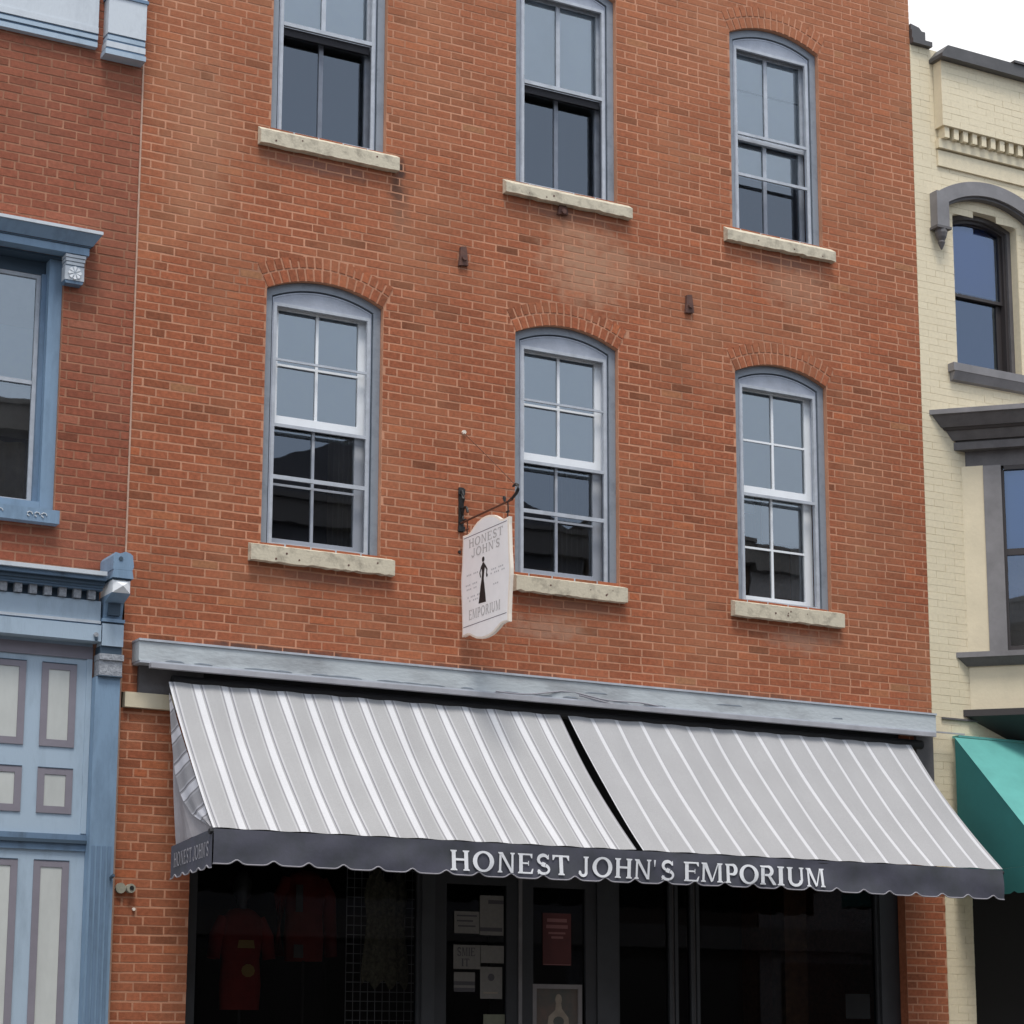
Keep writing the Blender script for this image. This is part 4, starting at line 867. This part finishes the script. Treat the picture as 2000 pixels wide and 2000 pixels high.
for k, fx in enumerate((-1, 1)):
    xs_ = SX + fx * (TH / 2)
    def on(t, z, e_=.0006): return (xs_ + fx * e_, sy(t), z)
    def tt(t): return t if fx < 0 else 1 - t
    b = B()
    def word(s_, ta, tb, z0, h, mi, lift=.0006):
        gl = [(c_, glyph(c_)[0] if c_ != ' ' else .5) for c_ in s_]; tot = sum(w_ for _, w_ in gl) + .12 * (len(gl) - 1); x = 0
        for c_, w_ in gl:
            if c_ != ' ': letters(b, [(c_, ta + (tb - ta) * x / tot, ta + (tb - ta) * (x + w_) / tot)], lambda t, hh, e_: on(tt(t), z0 + h * hh, e_), lift, mi)
            x += w_ + .12
    word("HONEST", .14, .88, 5.495, .068, 0); word("JOHN'S", .20, .82, 5.41, .068, 0); word("EMPORIUM", .15, .83, 4.915, .078, 0)
    for z, ta, tb in ((5.27, .10, .36), (5.245, .6, .9), (5.215, .62, .93), (5.19, .08, .38), (5.155, .10, .33), (5.125, .64, .84), (5.09, .12, .4), (5.06, .16, .36)):
        n_ = int((tb - ta) / .035)
        for i in range(n_):
            a = ta + (tb - ta) * i / n_
            if (i * 7 + int(z * 100)) % 4: b.face([on(tt(a), z), on(tt(a + .024), z), on(tt(a + .024), z + .013), on(tt(a), z + .013)], 1)
    b.build('lettering', [M_ink, M_inkL], bd)
    b = B()
    for z in (5.585, 4.868): b.face([on(.03, z), on(.96, z), on(.96, z + .006), on(.03, z + .006)])
    b.build('rule', M_lead, bd)
    b = B()     # robed standing figure holding a small jar
    for k_, sil in enumerate(([(.365, 5.02), (.525, 5.015), (.51, 5.08), (.49, 5.15), (.475, 5.205), (.425, 5.205), (.40, 5.14), (.385, 5.08)],
                [(.425, 5.20), (.475, 5.20), (.485, 5.26), (.505, 5.31), (.475, 5.335), (.45, 5.335), (.42, 5.31), (.435, 5.26)],
                [(.42, 5.315), (.435, 5.30), (.40, 5.262), (.415, 5.225), (.40, 5.22), (.38, 5.262)],
                [(.505, 5.315), (.555, 5.27), (.54, 5.225), (.525, 5.23), (.533, 5.268), (.492, 5.298)])):
        b.face([on(tt(t), z, .0010 + .0002 * k_) for t, z in sil])
    for (t_, z_, r_, e_) in ((.545, 5.222, .013, .0022), (.463, 5.360, .021, .0024)):
        b.face([on(tt(t_ + r_ / .765 * math.cos(a)), z_ + r_ * math.sin(a), e_) for a in [2 * math.pi * i / 14 for i in range(14)]])
    b.build('painted_figure', M_fig, bd)
for t in (.06, .94):
    b = B(); b.tube([(SX, sy(t), 5.735), (SX + .004, sy(t), 5.69), (SX, sy(t), 5.64), (SX, sy(t), 5.605)], .0055, 0, 6); b.tube([(SX, sy(t) + .02, 5.665), (SX, sy(t) - .02, 5.665)], .008, 0, 6); b.build('hanger_link', M_rust if t < .5 else M_black, sg)

# ------------------------------------------------------------------ things in the shop window
YG = YF + .030      # paper is taped to the inner side of the door glass
def sheet(name, x0, x1, z0, z1, label, cat, mt=M_paper, y=None, extra=None, group=None):
    y = YG - .004 if y is None else y
    b = B(); b.box(x0, x1, y, y + .0012, z0, z1, 0)
    if extra: extra(b, x0, x1, z0, z1, y - .0006)
    return tag(b.build(name, [mt, M_ptxt, M_pink, M_red, M_skin], None), label, cat, group)
def lines(b, x0, x1, zs, y, m=1, h=.012):
    for z, a, c in zs: b.face([(x0 + (x1 - x0) * a, y, z), (x0 + (x1 - x0) * c, y, z), (x0 + (x1 - x0) * c, y, z + h), (x0 + (x1 - x0) * a, y, z + h)], m)
G_ = 'paper notices taped to the shop door'
sheet('paper_notice', 2.80, 3.02, 2.50, 2.67, 'white landscape notice with three dark lines, upper left on the door glass', 'notice', extra=lambda b, a, c, z0, z1, y: lines(b, a, c, [(z1 - .04, .1, .9), (z1 - .08, .1, .75), (z1 - .12, .15, .85)], y), group=G_)
sheet('paper_notice', 3.025, 3.235, 2.49, 2.80, 'tall pale notice with a dark band at its top, upper right on the door glass', 'notice', extra=lambda b, a, c, z0, z1, y: lines(b, a, c, [(z1 - .065, .35, 1), (z0 + .03, 0, .95)], y, 1, .03), group=G_)
def smile(b, a, c, z0, z1, y):
    letters(b, [('S', a + .03, a + .07), ('M', a + .073, a + .125), ('I', a + .13, a + .145), ('E', a + .15, a + .19)], lambda x, h_, e_: (x, y - e_, z1 - .085 + .065 * h_), .0002, 1)
    letters(b, [('I', a + .07, a + .09), ('T', a + .095, a + .14)], lambda x, h_, e_: (x, y - e_, z1 - .165 + .06 * h_), .0002, 1)
sheet('paper_notice', 2.795, 3.03, 2.225, 2.41, 'white notice with large black capitals, middle left on the door glass', 'notice', extra=smile, group=G_)
sheet('paper_notice', 3.035, 3.24, 2.275, 2.41, 'blank landscape notice, middle right on the door glass', 'notice', group=G_)
def emblem(b, a, c, z0, z1, y): b.face([((a + c) / 2 + .03 * math.cos(t), y, z1 - .08 + .03 * math.sin(t)) for t in [k * .6283 for k in range(10)]], 1); lines(b, a, c, [(z0 + .04, .15, .8)], y, 4)
sheet('paper_notice', 3.03, 3.225, 2.00, 2.245, 'portrait notice with a small dark emblem, lower right on the door glass', 'notice', extra=emblem, group=G_)
def card(b, a, c, z0, z1, y): lines(b, a, c, [(z0, 0, 1), (z0 + .05, 0, 1)], y, 1, .03)
sheet('paper_notice', 2.80, 2.985, 2.05, 2.20, 'small notice with dark stripes, lower left on the door glass', 'notice', extra=card, group=G_)
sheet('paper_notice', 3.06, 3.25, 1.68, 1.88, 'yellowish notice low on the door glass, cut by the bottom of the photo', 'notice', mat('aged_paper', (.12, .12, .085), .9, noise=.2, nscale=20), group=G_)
def redp(b, a, c, z0, z1, y):
    lines(b, a, c, [(z1 - .07, .15, .85), (z1 - .12, .12, .88)], y, 2, .028); lines(b, a, c, [(z1 - .165, .2, .8)], y, 2, .016); lines(b, a, c, [(z1 - .20, .3, .72)], y, 2, .018); lines(b, a, c, [(z0 + .002, .02, .98)], y, 2, .006)
sheet('poster', 3.59, 3.85, 2.27, 2.68, 'dark red poster with pink lettering on the right door', 'poster', M_red, extra=redp)
pf = thing('framed_picture', (3.72, YG, 1.5), 'pale framed picture of a light rounded shape on the right door, below the red poster', 'picture')
b = B(); rect(b, 3.49, 3.94, 1.45, 2.12, .035, YG - .022, YG - .004); b.build('frame', mat('pale_picture_frame', (.15, .135, .135), .7, noise=.2), pf)
b = B(); b.box(3.52, 3.91, YG - .010, YG - .006, 1.48, 2.09, 0)
b.face([(3.73 + .03 * math.cos(t), YG - .0112, 2.0 + .045 * math.sin(t)) for t in [k * .4488 for k in range(14)]], 1)
b.face([(x, YG - .0108, z) for x, z in [(3.62, 1.75), (3.83, 1.75), (3.82, 1.86), (3.76, 1.93), (3.755, 1.97), (3.705, 1.97), (3.70, 1.92), (3.64, 1.87)]], 1); b.face([(3.73 + .05 * math.cos(t), YG - .0118, 1.83 + .04 * math.sin(t)) for t in [k * .4488 for k in range(14)]], 0); b.build('picture', [M_photo, M_skin], pf)
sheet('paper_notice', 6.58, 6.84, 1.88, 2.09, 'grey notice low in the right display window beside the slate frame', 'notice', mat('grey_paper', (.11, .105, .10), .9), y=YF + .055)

def lathe(b, prof, cx, cy, ax=1.0, ay=1.0, n=20, m=0):
    o = len(b.v)
    for (r_, z, dx) in prof:
        for k in range(n): a = 2 * math.pi * k / n; b.pt((cx + dx + r_ * ax * math.cos(a), cy + r_ * ay * math.sin(a), z))
    for i in range(len(prof) - 1):
        for k in range(n): k2 = (k + 1) % n; b.f.append([o + i * n + k, o + i * n + k2, o + (i + 1) * n + k2, o + (i + 1) * n + k]); b.mi.append(m); b.t.append(.5)
def torso_thing(x, y, z0, z1, name, label, mt, head=True, coat=False, sleeve=True):
    t = thing(name, (x, y, z0), label, 'mannequin' if head else 'coat', None); H_ = z1 - z0
    b = B(); lathe(b, [(.155, z0, 0), (.165, z0 + .25 * H_, 0), (.15, z0 + .5 * H_, 0), (.175, z0 + .78 * H_, 0), (.165, z0 + .9 * H_, 0), (.10, z0 + .98 * H_, 0), (.055, z1, 0)], x, y, 1, .62)
    if sleeve:
        for s in (-1, 1): b.tube([(x + s * .14, y, z0 + .9 * H_), (x + s * .205, y - .01, z0 + .72 * H_), (x + s * .225, y - .02, z0 + (.5 if not coat else .05) * H_)], [.05, .055, .05], 0, 10)
    b.build('jacket' if coat else 'shirt', mt, t, smooth=True)
    if head:
        b = B(); lathe(b, [(.045, z1 - .02, 0), (.045, z1 + .06, 0), (.07, z1 + .10, 0), (.082, z1 + .17, 0), (.07, z1 + .24, 0), (.03, z1 + .28, 0), (.002, z1 + .285, 0)], x, y, .9, 1.05); b.build('head', mat('grey_mannequin_plastic', (.07, .07, .068), .4), t, smooth=True)
        b = B(); b.face([(x - .07, y - .111, z0 + .60 * H_), (x + .07, y - .111, z0 + .60 * H_), (x + .06, y - .111, z0 + .68 * H_), (x - .06, y - .111, z0 + .68 * H_)]); b.face([(x + .02 + .055 * math.cos(a), y - .112, z0 + .38 * H_ + .05 * math.sin(a)) for a in [k * .6283 for k in range(10)]]); b.build('shirt_print', M_yel, t)
    else:
        b = B(); b.face([(x - .12, y - .115, z1 - .33), (x - .06, y - .115, z1 - .33), (x - .06, y - .115, z1 - .12), (x - .12, y - .115, z1 - .12)]); b.face([(x - .13, y - .115, z0 + .02), (x - .05, y - .115, z0 + .02), (x - .05, y - .115, z0 + .12), (x - .13, y - .115, z0 + .12)]); b.build('tag', M_paper, t)
    b = B(); b.tube([(x, y, 1.31), (x, y, z0 + .05)], .012); b.tube([(x, y, 1.302), (x, y, 1.32)], .12, 0, 14); b.build('stand', M_black, t)
    return t
torso_thing(1.20, .55, 1.90, 2.66, 'mannequin', 'mannequin in a red shirt with a yellow print standing in the left display window', M_redcloth)
torso_thing(1.78, .70, 2.28, 2.98, 'hanging_coat', 'dark red coat with pale tags hanging in the left display window', M_maroon, head=False, coat=True)
gp = B()
for i in range(11): gp.tube([(2.08 + .063 * i, .56, 1.3), (2.08 + .063 * i, .56, 3.15)], .0032, 0, 5)
for i in range(26): gp.tube([(2.08, .565, 1.32 + .073 * i), (2.71, .565, 1.32 + .073 * i)], .0032, 0, 5)
tag(gp.build('grid_panel', M_wire), 'white wire grid display panel behind the olive lace dress', 'display panel')
ds = B(); N = 24
rows = [(3.0, .11), (2.9, .17), (2.8, .19), (2.6, .165), (2.45, .18), (2.2, .21), (2.1, .2)]
for (za, wa), (zb, wb_) in zip(rows, rows[1:]):
    for i in range(N):
        def dp(t, z, w_): x = 2.39 + w_ * (2 * t - 1); zz = z - (.16 * math.exp(-((t - .5) / .16) ** 2) if z > 2.95 else 0) + (.035 * math.sin(t * 19) if z < 2.15 else 0); return (x, .50 + .012 * math.sin(t * 26) - .035 * math.sin(math.pi * t), zz)
        ds.face([dp(i / N, za, wa), dp((i + 1) / N, za, wa), dp((i + 1) / N, zb, wb_), dp(i / N, zb, wb_)])
tag(ds.build('lace_dress', M_lace, None, smooth=True), 'olive grey lace dress hung on the white wire grid panel', 'dress')

# ------------------------------------------------------------------ buildings across the street, seen in the window glass
def opp(x0, x1, zt, mt, label, gable=0.0, off=0.0):
    t = thing('shop_building', ((x0 + x1) / 2, -17.7, 0), label, 'building', None); Yo = -17.7 - off
    b = B(); b.box(x0 + .02, x1 - .02, Yo - 8, Yo, -.3, zt)
    if gable: b.prism([(x0, zt), (x1, zt), ((x0 + x1) / 2, zt + gable)], Yo - 8, Yo - .002)
    b.build('wall', mt, t)
    b = B(); b.box(x0, x1, Yo - .01, Yo + .22, zt - .45, zt - .05); b.box(x0, x1, Yo - .01, Yo + .3, zt - .049, zt + .04); b.box(x0, x1, Yo - .01, Yo + .25, 3.4, 3.8); b.build('cornice', M_oppT, t)
    n = max(2, int((x1 - x0) / 2.1)); s = (x1 - x0) / n
    for zr in (4.9, 8.1):
        for i in range(n):
            xc = x0 + s * (i + .5)
            if zr + 2.0 > zt - .5: continue
            q = B(); rect(q, xc - .55, xc + .55, zr, zr + 1.9, .08, Yo + .001, Yo + .06); q.box(xc - .62, xc + .62, Yo + .001, Yo + .12, zr - .12, zr - .001); q.box(xc - .47, xc + .47, Yo + .001, Yo + .05, zr + .92, zr + .98); wn = q.build('window', M_oppT, t)
            q = B(); q.face([(xc - .47, Yo + .02, zr + .08), (xc + .47, Yo + .02, zr + .08), (xc + .47, Yo + .02, zr + 1.82), (xc - .47, Yo + .02, zr + 1.82)]); q.build('pane', M_brown, wn)
    b = B(); b.box(x0 + .5, x1 - .5, Yo + .001, Yo + .05, .4, 3.2); b.build('shop_window', M_brown, t)
opp(-14, -3, 10.6, M_oppA, 'low brown brick shop building across the street')
opp(-3, 6.9, 11.6, M_oppB, 'grey shop building across the street, beside the gabled one')
opp(6.9, 14.6, 10.7, M_oppB, 'dark gabled building across the street, mirrored in the lower left panes', gable=1.5)
opp(14.6, 18.2, 11.0, M_oppA, 'narrow brown building across the street, between gabled and pale ones')
opp(18.2, 30, 10.9, M_oppC, 'pale stone building across the street, mirrored in the lower right panes')
